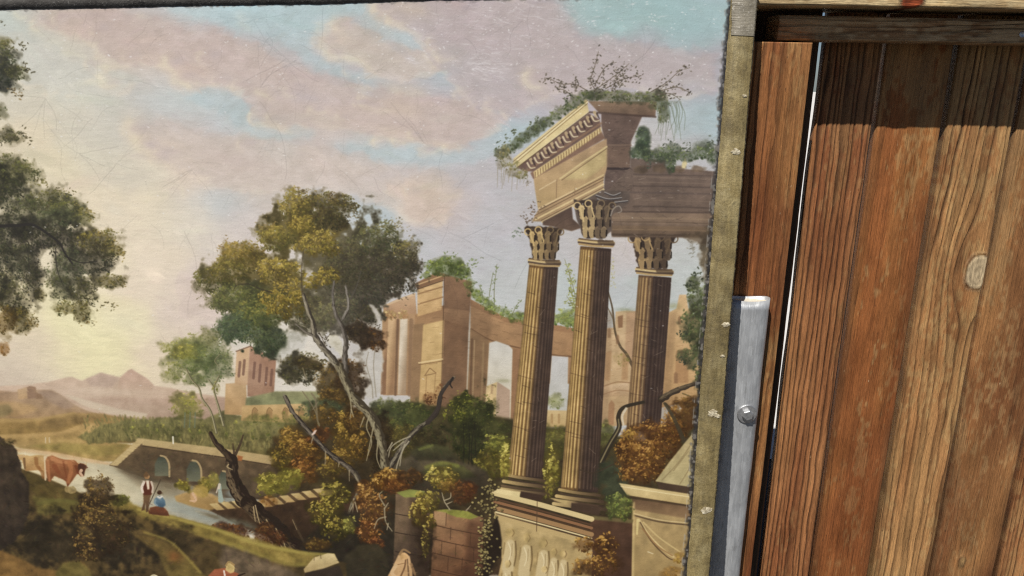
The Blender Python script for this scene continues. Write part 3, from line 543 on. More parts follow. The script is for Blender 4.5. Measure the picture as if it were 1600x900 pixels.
    cl = [(550, 120, 85, 75, (96, 86, 52), (156, 130, 72)), (700, 150, 120, 90, (76, 66, 46), (122, 104, 62)), (570, 220, 65, 55, (98, 84, 44), (176, 144, 66)), (450, 270, 95, 62, (100, 92, 52), (160, 134, 70)),
          (930, 290, 120, 80, (78, 76, 60), (116, 110, 78)), (1060, 340, 62, 55, (84, 76, 56), (150, 132, 90)), (1000, 430, 125, 95, (74, 66, 60), (96, 86, 74)), (300, 370, 115, 72, (104, 88, 48), (160, 132, 74)), (160, 470, 85, 62, (86, 82, 54), (128, 118, 76)),
          (230, 430, 100, 60, (96, 86, 50), (146, 124, 70)), (300, 560, 140, 72, (84, 90, 60), (124, 120, 74)), (350, 640, 110, 70, (88, 96, 60), (138, 130, 76)), (250, 700, 95, 70, (76, 90, 76), (104, 114, 92)), (400, 760, 95, 60, (70, 80, 64), (98, 104, 80)),
          (200, 580, 70, 45, (92, 94, 66), (126, 120, 80)), (600, 620, 110, 80, (84, 78, 66), (112, 102, 80)), (850, 520, 130, 90, (80, 74, 72), (98, 90, 82)), (780, 400, 110, 110, (86, 78, 66), (108, 98, 78)), (880, 640, 75, 45, (76, 68, 62), (92, 82, 70)), (760, 600, 80, 60, (96, 90, 84), (116, 108, 96)),
          (680, 640, 60, 60, (110, 104, 92), (130, 120, 96))]
    for x, y, rx, ry, d, l in cl:
        p.clump(280 + x / 3, 280 + y / 3, rx / 3, ry / 3, d, l, int(rx * ry / 9 * .85), 3.3, .82, base=.6, edge=.5)
    for x, y, rx, ry, d, l, h in ((650, 300, 105, 62, (112, 94, 48), Y1, (186, 156, 82)), (690, 450, 55, 48, (118, 98, 46), Y1, (184, 152, 78)), (460, 430, 105, 60, (110, 92, 48), Y1, (196, 160, 78)), (490, 560, 100, 90, (112, 92, 44), (170, 136, 64), (188, 154, 78)), (620, 480, 45, 42, (116, 96, 46), Y1, None), (545, 130, 65, 45, (110, 94, 52), (172, 142, 76), None), (570, 215, 52, 42, (110, 92, 46), Y1, (196, 160, 80)), (270, 340, 70, 40, (118, 98, 52), (170, 136, 74), None), (450, 260, 70, 40, (112, 98, 54), (164, 138, 72), None)):
        p.clump(280 + x / 3, 280 + y / 3, rx / 3, ry / 3, d, l, int(rx * ry / 9 * .75), 3.5, .92, base=.35, edge=.6, hot=h or l, hotn=.25)
    # edge leaves against the sky
    for q, c in ((((620, 340), (645, 372), (652, 410)), (120, 106, 78)), (((545, 320), (556, 340)), (104, 90, 62)), (((620, 355), (610, 345), (595, 352)), (132, 122, 86)), (((435, 335), (455, 310), (475, 302), (520, 305)), (128, 108, 66)), (((400, 360), (410, 352), (430, 350)), (132, 108, 66)), (((340, 390), (350, 382), (385, 382)), (140, 110, 70)), (((308, 435), (310, 455), (330, 475)), (104, 98, 66)), (((640, 430), (652, 440), (630, 470)), (96, 82, 70)), (((468, 297), (475, 300)), (110, 92, 60)), (((515, 305), (525, 308)), (110, 88, 60))):
        p.sprig(q, 40, c, 3, 8, None, .7, .15)
    # light gaps
    for q in (((575, 473), (585, 478), (594, 492), (596, 512), (590, 508), (586, 492)), ((556, 500), (566, 502), (580, 508), (594, 510), (590, 516), (574, 514))):
        p.poly(q, (204, 198, 194), a=.85, blur=1.5, rough=.8)
    p.poly(VC((505, 720), (540, 710), (600, 735), (590, 790), (540, 830), (480, 845), (450, 850), (470, 800), (500, 780)), (200, 196, 190), a=.85, blur=3, rough=1)
    p.poly(VC((690, 760), (700, 730), (730, 728), (765, 765), (770, 850), (750, 820), (700, 775)), (204, 196, 178), a=.8, blur=1.5, rough=.8)
    p.poly(VC((820, 800), (850, 790), (950, 800), (955, 900), (840, 980), (810, 900)), (200, 194, 188), a=.9, blur=2, rough=1)
    p.poly([(548, 548), (595, 545), (596, 612), (580, 625), (560, 610), (553, 580)], (196, 192, 190), (190, 184, 176), a=.8, blur=3, rough=1)
    for q in (((585, 545), (583, 575), (587, 620)), ((575, 550), (572, 570), (580, 600), (582, 622))): p.stroke(q, 1.5, 2, (140, 130, 118), .6, .8)
    p.sprig(VC((690, 730), (680, 760), (670, 790)), 22, (78, 68, 56), 3.2, 10, None); p.sprig(VC((850, 680), (900, 700), (945, 690)), 20, (84, 72, 62), 3, 5, None)
    # red-brown bough right, dark boughs below
    p.clump(578, 528, 22, 16, (70, 46, 34), (124, 78, 54), 230, 3.2, .8); p.clump(590, 540, 9, 9, (84, 52, 36), (140, 86, 56), 60, 3.2, .8, base=.3); p.clump(557, 520, 18, 20, (66, 52, 44), (96, 72, 56), 160, 3, .7)
    p.clump(470, 575, 34, 24, (66, 62, 52), (104, 92, 62), 420, 3, .75); p.clump(455, 590, 20, 12, (70, 66, 54), (102, 92, 66), 130, 3, .7); p.clump(485, 568, 22, 14, (74, 62, 44), (116, 96, 56), 180, 3, .75)
    p.clump(520, 600, 30, 34, (74, 58, 38), (136, 100, 58), 450, 3.2, .75); p.clump(545, 590, 24, 32, (66, 46, 34), (124, 80, 50), 320, 3.2, .75); p.clump(525, 625, 30, 20, (84, 62, 36), (150, 106, 58), 260, 3.2, .75)
    p.sprig([(498, 520), (503, 530), (512, 552)], 4, (70, 56, 44), 3, 5, (78, 60, 46))
    # ---- small tree by the bridge
    for x, y, rx, ry, d, l in ((262, 543, 14, 9, (128, 130, 84), (176, 166, 104)), (290, 545, 30, 20, (102, 112, 66), (170, 160, 92)), (285, 570, 32, 18, (98, 108, 70), (172, 162, 90)), (330, 548, 26, 24, (94, 106, 80), (136, 140, 104)), (340, 572, 24, 20, (90, 102, 78), (130, 134, 98)), (310, 535, 26, 16, (112, 118, 82), (160, 154, 104)), (325, 525, 18, 14, (116, 116, 92), (150, 146, 112)), (268, 588, 18, 10, (112, 118, 80), (160, 154, 100)), (325, 590, 22, 12, (96, 108, 80), (138, 140, 100)), (308, 562, 26, 20, (98, 112, 74), (150, 148, 90)), (288, 550, 18, 12, (128, 126, 62), (194, 176, 92)), (355, 560, 10, 16, (104, 112, 88), (140, 140, 108)), (300, 593, 18, 8, (104, 114, 78), (150, 150, 100))):
        p.clump(x, y, rx, ry, d, l, int(rx * ry * .5), 2.8, .65, base=.6, edge=.8)
    for q, w0, w1 in ((VF((870, 110), (895, 160), (930, 200), (945, 250), (985, 310), (1012, 410)), 2, 4), (VF((1025, 140), (1000, 195), (1010, 250), (1022, 290), (1045, 375)), 2, 4.5), (VF((975, 160), (1000, 195)), 1.4, 2), (VF((1030, 40), (1005, 70), (1022, 95)), 1, 1.4)):
        p.stroke(q, w0, w1, (104, 96, 72), .95, .8); p.stroke([(x - .8, y) for x, y in q], w0 * .4, w1 * .4, (186, 176, 138), .8, .7)
    p.clump(337, 606, 6, 10, (110, 110, 66), (176, 160, 88), 30, 3, .7, base=.2)
    # ---- trunks of the big tree
    tl, td = (186, 176, 156), (72, 62, 54)
    def trunk(q, w0, w1, light=tl, dark=td, sh=.25, la=.85):
        p.stroke(q, w0 * 1.08, w1 * 1.08, dark, .97, .9, wn=.13)
        P = np.array(q, float); n_ = 40
        tt = np.linspace(0, len(P) - 1.001, n_); i_ = tt.astype(int); f_ = (tt - i_)[:, None]; P = P[i_] * (1 - f_) + P[i_ + 1] * f_
        d = np.gradient(P, axis=0); d /= np.hypot(d[:, 0], d[:, 1])[:, None] + 1e-6
        nrm = np.stack([d[:, 1], -d[:, 0]], 1); nrm *= np.sign(-nrm[:, :1] + 1e-6)
        W_ = np.linspace(w0, w1, n_)[:, None]
        lum_ = np.hypot(*(np.diff(P, axis=0).T)).sum(); m_ = int(lum_ * 1.6) + 8
        k_ = r.integers(0, n_ - 1, m_); o_ = np.clip(r.normal(sh, .2, m_), -.45, .45)
        fall = np.clip(1 - np.abs(o_ - sh) * 1.5, .3, 1)[:, None] * r.uniform(.65, 1.12, (m_, 1))
        C = col(dark) * (1 - fall * la) + col(light) * fall * la
        ang = np.arctan2(d[k_, 1], d[k_, 0]) + r.normal(0, .18, m_)
        L = r.uniform(4, 9, m_)
        p.dabs(P[k_] + nrm[k_] * W_[k_] * o_[:, None] + r.normal(0, .4, (m_, 2)), L, np.clip(W_[k_, 0] * .16, 1.0, 2.4), ang, C.astype(np.float32), .8)
    trunk(VC((580, 540), (600, 610), (625, 670), (632, 730), (665, 780), (715, 840), (760, 905)), 5, 11)
    trunk(VC((720, 585), (735, 640), (762, 690), (780, 760), (775, 830), (780, 900)), 4, 8, (150, 142, 140))
    trunk(VC((778, 500), (792, 570), (790, 610), (765, 655)), 2.5, 4, (176, 170, 168)); trunk(VC((725, 480), (718, 530), (722, 590)), 2, 4, (140, 134, 132))
    trunk(VC((545, 680), (590, 715), (620, 730)), 2, 4, (150, 142, 132)); p.stroke(VC((850, 430), (830, 500), (800, 560)), 1.5, 2.5, (96, 88, 84), .6, 1)
    p.stroke(VC((430, 530), (380, 515), (320, 490)), 3, 1.5, (70, 58, 46), .7, 1.2); p.stroke(VC((250, 520), (270, 495), (320, 490)), 1, 2, (70, 58, 46), .7, 1.2); p.stroke(VC((575, 540), (570, 430), (580, 330)), 3, 1.5, (78, 64, 48), .6, 1.5)
    # ---- undergrowth under the tree
    for x, y, rx, ry, d, l in ((500, 640, 30, 16, (76, 86, 66), (108, 116, 84)), (640, 655, 34, 28, (70, 78, 46), (120, 118, 66)), (610, 640, 26, 18, (74, 80, 54), (116, 116, 76)), (625, 690, 30, 26, (80, 70, 40), (140, 116, 60)), (670, 690, 30, 22, (62, 54, 36), (94, 84, 54)), (590, 690, 22, 40, (58, 42, 28), (100, 72, 42))):
        p.clump(x, y, rx, ry, d, l, int(rx * ry * .45), 3.2, .7)
    O1, O2 = (198, 138, 58), (176, 96, 48)
    for x, y, rx, ry, d, l, h in ((455, 690, 24, 22, (104, 70, 32), (180, 128, 54), O1), (440, 715, 18, 20, (96, 76, 34), (170, 132, 56), O1), (480, 705, 26, 22, (98, 62, 30), (186, 118, 52), O1), (475, 735, 22, 22, (100, 58, 28), (190, 112, 48), O2), (500, 680, 18, 14, (94, 50, 32), (156, 84, 48), None), (540, 680, 22, 32, (100, 72, 30), (194, 144, 58), (214, 160, 70)), (560, 700, 18, 24, (90, 62, 28), (184, 128, 52), O1), (530, 720, 24, 20, (92, 66, 30), (176, 126, 52), O1), (515, 735, 20, 14, (86, 66, 34), (160, 124, 56), None), (505, 650, 20, 16, (96, 66, 36), (156, 110, 54), None), (555, 655, 16, 18, (88, 58, 32), (150, 100, 50), None)):
        p.clump(x, y, rx, ry, d, l, int(rx * ry * .5), 3.6, .82, base=.7, hot=h or l, hotn=.2)
    for x, y, rx, ry in ((430, 755, 30, 16), (420, 762, 20, 14), (455, 745, 22, 12)): p.clump(x, y, rx, ry, (112, 104, 44), (196, 172, 76), int(rx * ry * .5), 3.4, .8)
    p.scumble(505, 758, 30, 10, (124, 104, 62), .5)
    p.poly([(400, 790), (420, 786), (440, 790), (524, 772), (560, 770), (600, 840), (470, 850), (430, 838), (400, 815)], (88, 58, 42), (66, 46, 34), a=.9, blur=3, tex=.12)
    for n_, x_, y_, dx, dy, w, h, sk in ((4, 326, 788, 17.5, -2.0, 13, 10, 12), (6, 401, 783, 17.5, -3.6, 13.5, 10, 12)):
        for i in range(n_):
            x = x_ + dx * i; y = y_ + dy * i
            p.poly([(x, y), (x + w, y - 1.5), (x + w + sk, y + h - 1), (x + sk, y + h)], (212, 184, 130), (178, 144, 96), axis=((x, y), (x + sk, y + h)), blur=.7, tex=.05)
            p.poly([(x + w, y - 1.5), (x + dx + .5, y + dy), (x + dx + sk, y + dy + h), (x + w + sk, y + h - 1)], (104, 76, 52), blur=.7)
    p.poly([(490, 765), (524, 766), (526, 775), (502, 774)], (190, 160, 112), blur=1)
    p.clump(418, 783, 12, 9, (130, 74, 36), (196, 122, 64), 50, 3.2, .8, base=.5)
    # green tree by the wall
    p.blob(735, 668, 38, 58, (58, 60, 36), .95, .35); p.clump(720, 640, 24, 28, (66, 70, 34), (160, 152, 62), 330, 3.2, .8); p.clump(752, 650, 26, 34, (58, 62, 36), (108, 108, 56), 380, 3.2, .75); p.clump(735, 690, 34, 34, (52, 54, 32), (86, 88, 46), 420, 3.2, .7); p.clump(775, 668, 22, 14, (72, 74, 44), (110, 106, 62), 130, 3.2, .7)
    for x in (722, 730, 738, 746): p.stroke([(x, 740), (x - 1 + r.normal(0, 2), 700), (x + r.normal(0, 3), 660)], 2, 1, (44, 40, 28), .7, .8)
    p.clump(672, 622, 11, 12, (96, 52, 40), (142, 84, 62), 60, 3.6, .8, base=.4); p.clump(690, 612, 10, 12, (100, 60, 46), (146, 92, 66), 40, 3.4, .7, base=.3)
    p.clump(775, 695, 20, 18, (96, 96, 46), (164, 156, 78), 190, 3.8, .8); p.clump(768, 725, 24, 22, (86, 78, 34), (150, 132, 60), 240, 3.6, .75); p.clump(790, 720, 10, 26, (126, 112, 44), (214, 192, 96), 150, 4, .85, base=.4)
    # rocks and moss
    for q, c, c2 in (([(600, 735), (640, 712), (690, 712), (760, 735), (770, 770), (600, 770)], (92, 80, 62), (62, 50, 38)), ([(640, 705), (670, 694), (700, 698), (720, 720), (650, 720)], (84, 84, 50), (60, 52, 38)), ([(655, 740), (690, 722), (725, 728), (745, 745), (700, 752)], (96, 96, 50), (62, 56, 38))):
        p.poly(q, c, c2, blur=3, tex=.12, rough=1)
    p.stroke([(665, 730), (690, 723), (715, 728)], 6, 5, (126, 128, 56), .7, 4); p.stroke([(655, 702), (675, 696)], 5, 4, (112, 118, 56), .7, 3)
    # ---- Y-branch right
    trunk([(707, 592), (697, 603), (688, 617), (684, 640), (672, 656), (652, 670), (634, 690), (620, 712), (606, 735)], 4, 9, (170, 160, 138), (62, 52, 46), .15, .8)
    p.stroke([(707, 591), (695, 606), (687, 620), (683, 640), (668, 660)], 4, 8, (70, 58, 54), .9, .8); p.stroke([(707, 590), (703, 600), (706, 606)], 3, 2, (56, 46, 42), .9, .7)
    for q in (((640, 682), (622, 690), (610, 700), (606, 715)), ((630, 690), (614, 704)), ((632, 695), (622, 720), (618, 735)), ((612, 692), (604, 706)), ((638, 690), (628, 705), (624, 728))): p.stroke(q, 2.6, 1.6, (164, 154, 134), .9, .8)
    # main trunk lower part
    trunk([(530, 572), (540, 597), (553, 623), (578, 648), (592, 677), (598, 703), (602, 735)], 13, 13, (170, 160, 130), (76, 64, 50), .22, .9)
    for q in (((546, 618), (548, 640), (546, 655)), ((576, 650), (572, 668), (580, 690), (574, 712)), ((584, 660), (578, 690), (572, 720)), ((590, 690), (588, 715), (594, 732)), ((568, 652), (562, 668)), ((548, 640), (552, 652))): p.stroke(q, 2.4, 1.2, (160, 148, 120), .85, .8)
    # diagonal dead trunk
    trunk([(445, 620), (455, 642), (470, 660), (490, 683), (514, 709), (545, 731), (560, 748)], 6, 9, (164, 152, 136), (58, 46, 42), .1, .75); trunk([(555, 740), (562, 755), (556, 775), (548, 790), (543, 808)], 7, 2.5, (166, 152, 126))
    for q in (((552, 785), (546, 800), (538, 812)), ((552, 780), (550, 806)), ((508, 706), (507, 726)), ((529, 722), (528, 730)), ((545, 735), (545, 752)), ((488, 684), (485, 694))): p.stroke(q, 2.2, 1, (156, 140, 116), .85, .7)
    p.poly([(486, 680), (491, 673), (495, 672), (492, 678), (488, 681)], (226, 196, 188), blur=.6)
    for q, w in ((((478, 592), (472, 575)), 2), (((486, 615), (492, 625), (495, 655), (498, 665)), 3), (((472, 612), (486, 632), (494, 648)), 2), (((496, 628), (488, 640)), 2)): p.stroke(q, w, w, (124, 110, 88), .8, .8)
    # dead trunk in front of the bridge
    q = [(328, 677), (336, 692), (350, 706), (362, 718), (362, 745), (372, 768), (388, 788), (412, 812), (440, 838), (470, 862)]
    p.stroke(q[:4], 5, 10, (66, 46, 36), .97, .8); p.stroke(q[3:], 17, 30, (62, 44, 34), .98, .9); p.stroke([(379, 680), (374, 695), (366, 712)], 2.2, 5, (84, 62, 48), .95, .8); p.stroke([(363, 694), (365, 710)], 2, 4, (84, 62, 48), .9, .8)
    p.poly([(370, 712), (379, 714), (377, 721), (371, 720)], (172, 86, 44), blur=.7)
    trunk(q[3:7], 17, 24, (150, 124, 94), (56, 40, 32), .28, .8); trunk(q[6:], 24, 30, (132, 106, 78), (54, 38, 30), .25, .8); trunk(q[:4], 5, 12, (120, 92, 70), (58, 42, 34), .2, .6)
    for q2 in (((356, 726), (354, 730), (362, 734)), ((398, 790), (402, 808), (405, 818)), ((395, 792), (398, 815)), ((420, 822), (438, 838), (446, 858)), ((430, 826), (440, 842)), ((415, 812), (430, 836), (440, 856))): p.stroke(q2, 2.2, 1.2, (186, 160, 122), .85, .8)
    p.stroke([(457, 812), (464, 828), (478, 855)], 3.5, 4, (84, 64, 48), .9, .8); p.stroke([(456, 812), (463, 828)], 1.2, 1, (160, 134, 100), .8, .7)
    # ---- bushes bottom middle
    p.poly([(470, 850), (520, 800), (620, 800), (640, 830), (640, 960), (480, 960)], (58, 48, 36), (52, 44, 38), blur=6, tex=.15)
    for x, y, rx, ry, d, l, h in ((345, 826, 16, 10, (84, 44, 34), (134, 78, 56), None), (370, 832, 20, 12, (82, 42, 30), (126, 70, 48), None), (420, 840, 26, 14, (80, 42, 28), (128, 68, 42), None), (415, 826, 14, 10, (86, 48, 32), (128, 76, 48), None),
            (520, 775, 24, 22, (84, 72, 32), (176, 150, 64), (206, 176, 90)), (505, 800, 24, 22, (80, 68, 30), (180, 150, 60), (208, 176, 86)), (525, 825, 24, 18, (76, 64, 30), (170, 142, 60), (200, 168, 84)), (545, 820, 10, 14, (96, 92, 44), (192, 178, 96), None), (495, 850, 20, 10, (90, 60, 32), (140, 104, 56), None),
            (605, 750, 27, 17, (120, 70, 28), (214, 142, 58), (232, 168, 84)), (570, 775, 15, 22, (112, 66, 36), (190, 122, 62), (214, 152, 90)), (585, 800, 24, 26, (92, 54, 34), (156, 92, 52), (206, 140, 82)), (575, 830, 18, 18, (104, 56, 34), (176, 98, 54), (208, 136, 80)), (588, 850, 12, 12, (102, 50, 34), (164, 86, 52), None), (620, 762, 22, 14, (96, 50, 28), (150, 84, 42), None), (640, 745, 18, 12, (80, 50, 32), (116, 70, 44), None)):
        p.clump(x, y, rx, ry, d, l, int(rx * ry * .55), 3.8, .85, base=.75, hot=h or l, hotn=.25)
    for q in (((600, 790), (592, 775), (596, 768)), ((600, 795), (602, 815), (612, 830)), ((602, 808), (590, 812), (584, 826)), ((606, 818), (604, 828)), ((600, 795), (606, 786)), ((554, 785), (558, 800))): p.stroke(q, 2.6, 1.6, (156, 142, 118), .85, .8)
    p.poly([(540, 868), (560, 852), (590, 850), (605, 870), (610, 960), (520, 960), (528, 890)], (72, 62, 44), (54, 46, 38), blur=3, tex=.1)
    # stone piers
    p.poly([(618, 772), (668, 776), (672, 790), (668, 960), (612, 960)], (120, 94, 74), (80, 60, 50), axis=((618, 800), (668, 860)), blur=1, tex=.09)
    p.poly([(640, 776), (672, 780), (670, 960), (640, 960)], (72, 52, 42), a=.6, blur=6)
    p.poly([(618, 770), (640, 765), (664, 768), (660, 777), (632, 778)], (132, 136, 66), blur=1.2, tex=.1)
    for y in (803, 832, 862): p.stroke([(617, y), (640, y + 4), (668, y + 8)], 1.6, 1.2, (56, 40, 34), .75, .9)
    p.poly([(678, 798), (755, 808), (752, 960), (670, 960)], (156, 112, 84), (110, 66, 48), axis=((690, 800), (730, 900)), blur=1, tex=.09)
    p.poly([(730, 815), (756, 815), (754, 960), (720, 960)], (92, 54, 42), a=.6, blur=6)
    p.poly([(678, 798), (700, 796), (730, 799), (748, 808), (735, 812), (712, 808), (698, 803)], (138, 138, 60), blur=1.2, tex=.12)
    p.poly([(679, 799), (697, 801), (696, 822), (678, 819)], (170, 128, 98), a=.7, blur=1)
    for y in (820, 842, 864, 890): p.stroke([(676, y), (710, y + 8), (752, y + 16)], 1.6, 1.2, (72, 44, 34), .7, .9)
    for x, y in ((697, 802), (704, 824), (735, 832), (712, 850), (690, 846), (722, 872), (740, 858), (700, 872)): p.stroke([(x, y), (x - 1, y + 20)], 1.3, 1.2, (80, 50, 40), .6, .8)
    p.blob(663, 840, 14, 40, (60, 42, 34), .7, .8)
    for x, y, rx, ry, d, l in ((690, 748, 24, 20, (104, 84, 34), (206, 176, 82)), (668, 782, 18, 18, (96, 80, 34), (196, 164, 74)), (655, 800, 14, 22, (90, 70, 30), (186, 150, 68)), (672, 815, 8, 14, (84, 66, 30), (176, 140, 62)), (664, 848, 6, 26, (80, 64, 32), (190, 160, 80)), (700, 760, 18, 12, (100, 70, 34), (180, 130, 60)), (722, 770, 20, 18, (94, 50, 34), (142, 80, 50)), (735, 765, 12, 12, (90, 46, 32), (134, 72, 46))):
        p.clump(x, y, rx, ry, d, l, int(rx * ry * .55), 3.8, .85, base=.6, hot=(220, 190, 100) if l[1] > 135 else None, hotn=.2)
    for q in (((702, 796), (694, 784), (690, 770)), ((694, 782), (703, 778), (704, 770)), ((697, 788), (706, 784)), ((728, 798), (735, 790))): p.stroke(q, 2.4, 1.2, (170, 156, 132), .85, .7)
    p.poly([(606, 900), (614, 885), (622, 868), (632, 864), (640, 870), (644, 890), (646, 960), (600, 960)], (206, 160, 118), (176, 126, 88), blur=1, tex=.06); p.stroke([(634, 866), (632, 885), (626, 900)], 2.5, 3, (112, 74, 54), .8, 1); p.stroke([(614, 884), (632, 880)], 1.4, 1.4, (130, 90, 64), .7, .8)
    p.blob(632, 869, 7, 8, (196, 150, 112), .9, .3); p.stroke([(624, 866), (630, 859), (640, 864)], 4, 3, (150, 112, 78), .9, 1); p.stroke([(618, 884), (612, 896), (622, 904)], 6, 5, (214, 172, 132), .9, 1.4); p.stroke([(642, 882), (648, 898)], 5, 4, (150, 108, 78), .8, 1.4); p.stroke([(636, 874), (638, 900)], 2, 3, (96, 66, 50), .7, 1)
    # ---- foreground left: rock, meadow, cattle
    p.poly([(-330, 735), (0, 720), (40, 735), (60, 742), (90, 755), (128, 772), (170, 776), (215, 793), (265, 806), (340, 826), (400, 850), (470, 862), (540, 880), (560, 1150), (-330, 1150)], (100, 78, 46), (66, 50, 34), blur=1.6, tex=.16)
    for q, c, a in (([(40, 738), (75, 752), (128, 774), (135, 800), (90, 800), (45, 765)], (96, 78, 40), .8), ([(50, 775), (130, 785), (140, 800), (60, 805)], (112, 100, 50), .8), ([(165, 778), (190, 775), (215, 793), (340, 826), (460, 860), (500, 872), (470, 885), (400, 868), (330, 845), (240, 815), (180, 800)], (138, 116, 56), .9), ([(170, 790), (240, 812), (300, 835), (260, 838), (190, 815)], (110, 84, 46), .5)):
        p.poly(q, c, a=a, blur=4, tex=.16, rough=1)
    p.stroke([(215, 796), (265, 808), (340, 829), (400, 850), (468, 863), (520, 868)], 5, 6, (168, 148, 70), .75, 4); p.stroke([(330, 840), (390, 862), (450, 882), (500, 880)], 7, 6, (150, 132, 60), .6, 5); p.stroke([(60, 785), (100, 782), (135, 790)], 8, 5, (112, 106, 52), .6, 5)
    p.clump(186, 782, 16, 8, (92, 88, 44), (140, 132, 66), 70, 3, .6)
    p.poly([(345, 855), (380, 862), (440, 885), (470, 900), (480, 960), (340, 960)], (126, 104, 88), (84, 68, 60), a=.75, blur=6, tex=.16, rough=2); p.stroke([(352, 865), (356, 900)], 4, 3, (96, 76, 66), .5, 2)
    p.poly([(474, 890), (490, 872), (512, 865), (522, 866), (530, 880), (518, 884), (500, 892), (476, 896)], (216, 190, 140), (176, 148, 104), blur=1.2, tex=.07); p.poly([(476, 896), (500, 890), (530, 884), (536, 900), (540, 960), (480, 960)], (70, 54, 46), (54, 44, 40), blur=1.5)
    p.stroke([(490, 870), (490, 876)], 1.2, 1.2, (110, 84, 60), .8, .6); p.stroke([(500, 867), (501, 873)], 1.2, 1.2, (110, 84, 60), .8, .6)
    # hollow and lit bank
    p.blob(80, 850, 70, 45, (52, 44, 38), .75, .7); p.blob(190, 855, 50, 45, (50, 42, 36), .8, .7); p.blob(270, 850, 40, 30, (66, 54, 42), .6, .8)
    p.poly([(205, 835), (240, 838), (275, 855), (300, 880), (325, 905), (325, 960), (240, 960), (262, 900), (245, 865)], (112, 86, 48), (128, 112, 52), a=.85, blur=4, tex=.14); p.scumble(272, 870, 14, 12, (150, 78, 44), .7); p.stroke([(225, 832), (262, 845), (288, 868), (312, 895)], 4, 5, (158, 136, 64), .6, 4)
    p.poly([(-330, 870), (0, 860), (30, 872), (60, 888), (90, 892), (100, 880), (125, 876), (140, 890), (150, 1150), (-330, 1150)], (122, 86, 48), (92, 66, 40), blur=3, tex=.14); p.poly([(86, 895), (98, 880), (122, 876), (138, 888), (150, 920), (90, 930)], (104, 94, 48), a=.8, blur=4, tex=.12)
    p.poly([(-330, 660), (-40, 660), (0, 682), (8, 690), (22, 697), (31, 715), (34, 738), (44, 752), (45, 800), (36, 830), (18, 850), (0, 860), (-330, 880)], (74, 58, 46), (60, 48, 42), blur=1.8, tex=.16, rough=.9)
    p.scumble(20, 790, 10, 40, (86, 68, 56), .6); p.clump(8, 692, 14, 6, (70, 56, 40), (104, 84, 56), 60, 2.6, .7, base=.4)
    # brown shrub
    for x, y, rx, ry in ((152, 762, 22, 18), (150, 778, 24, 16), (140, 800, 24, 18), (155, 815, 34, 22), (132, 845, 20, 16), (138, 866, 22, 14), (180, 835, 26, 30)):
        p.clump(x, y, rx, ry, (70, 50, 36), (158, 114, 66) if x < 160 else (84, 64, 46), int(rx * ry * .5), 3.4, .8, base=.75, hot=(168, 128, 82), hotn=.12)
    p.sprig([(135, 765), (140, 752), (152, 744), (168, 750), (175, 768)], 50, (96, 70, 44), 3.4, 7, None)
    # pale cow, then red cow
    p.poly(VK((112, 125), (150, 125), (190, 135), (230, 128), (262, 128), (290, 135), (298, 200), (290, 290), (280, 285), (270, 235), (240, 225), (160, 230), (150, 200), (135, 160), (118, 155)), (204, 160, 106), (150, 92, 54), blur=.8, tex=.07)
    p.stroke(VK((225, 150), (232, 190), (262, 235), (270, 272)), 7, 4, (146, 84, 46), .7, 2); p.stroke(VK((282, 140), (285, 200), (286, 285)), 4, 3, (220, 196, 166), .8, 1); p.stroke(VK((150, 150), (155, 215)), 4, 3, (118, 80, 54), .8, 1); p.stroke(VK((112, 128), (125, 138), (150, 128)), 3, 2, (196, 158, 120), .9, .8); p.stroke(VK((155, 112), (158, 128)), 1.6, 1.2, (220, 204, 176), .8, .7)
    p.poly(VK((288, 165), (300, 138), (330, 130), (380, 150), (415, 158), (470, 160), (500, 178), (545, 188), (552, 205), (538, 235), (530, 262), (512, 266), (498, 250), (488, 252), (462, 290), (440, 318), (428, 335), (420, 300), (400, 285), (345, 262), (330, 280), (318, 300), (300, 292), (292, 230)), (172, 96, 62), (118, 58, 38), blur=.8, tex=.07)
    for q, w, c, a in ((((330, 150), (380, 170), (420, 175)), 7, (206, 124, 82), .6), (((345, 200), (370, 240)), 9, (144, 62, 40), .6), (((400, 170), (412, 230), (425, 290)), 3, (132, 56, 36), .6), (((440, 180), (450, 230), (430, 300)), 8, (196, 104, 62), .6), (((300, 160), (305, 220), (312, 290)), 5, (196, 110, 70), .6), (((480, 200), (495, 240)), 5, (120, 50, 34), .7)): p.stroke(VK(*q), w, w * .7, c, a, 2.5)
    p.poly(VK((500, 180), (545, 190), (553, 206), (540, 225), (535, 262), (515, 266), (505, 240), (492, 210)), (96, 52, 40), blur=.8); p.stroke(VK((515, 225), (508, 240), (520, 258)), 5, 4, (220, 176, 150), .9, 1); p.stroke(VK((500, 180), (488, 172), (490, 162)), 2, 1, (210, 180, 140), .9, .7); p.stroke(VK((540, 188), (550, 178), (546, 165)), 2, 1, (200, 170, 130), .9, .7); p.stroke(VK((540, 208), (556, 206)), 2.5, 1.2, (110, 60, 44), .9, .7)
    p.blob(104, 765, 5, 5, (150, 128, 96), .8, .4); p.blob(111, 766, 6, 6, (168, 146, 110), .8, .4)
    # ---- shepherd and seated woman
    p.stroke(VK((1022, 284), (945, 452)), 1.6, 1.6, (84, 66, 52), .9, .6, smooth=False)
    p.poly(VK((912, 370), (965, 370), (955, 420), (945, 490), (930, 497), (928, 430), (922, 480), (900, 487), (915, 430)), (120, 84, 60), (96, 64, 48), blur=.7)
    p.poly(VK((915, 295), (960, 295), (972, 340), (965, 385), (915, 385), (905, 340)), (108, 46, 36), blur=.7); p.poly(VK((930, 292), (950, 292), (952, 345), (940, 350), (934, 320)), (226, 206, 186), blur=.7)
    p.stroke(VK((915, 300), (902, 335), (908, 365)), 4.5, 4, (226, 208, 192), .95, .8); p.stroke(VK((962, 300), (972, 335), (968, 365)), 3.5, 3, (206, 186, 170), .9, .8)
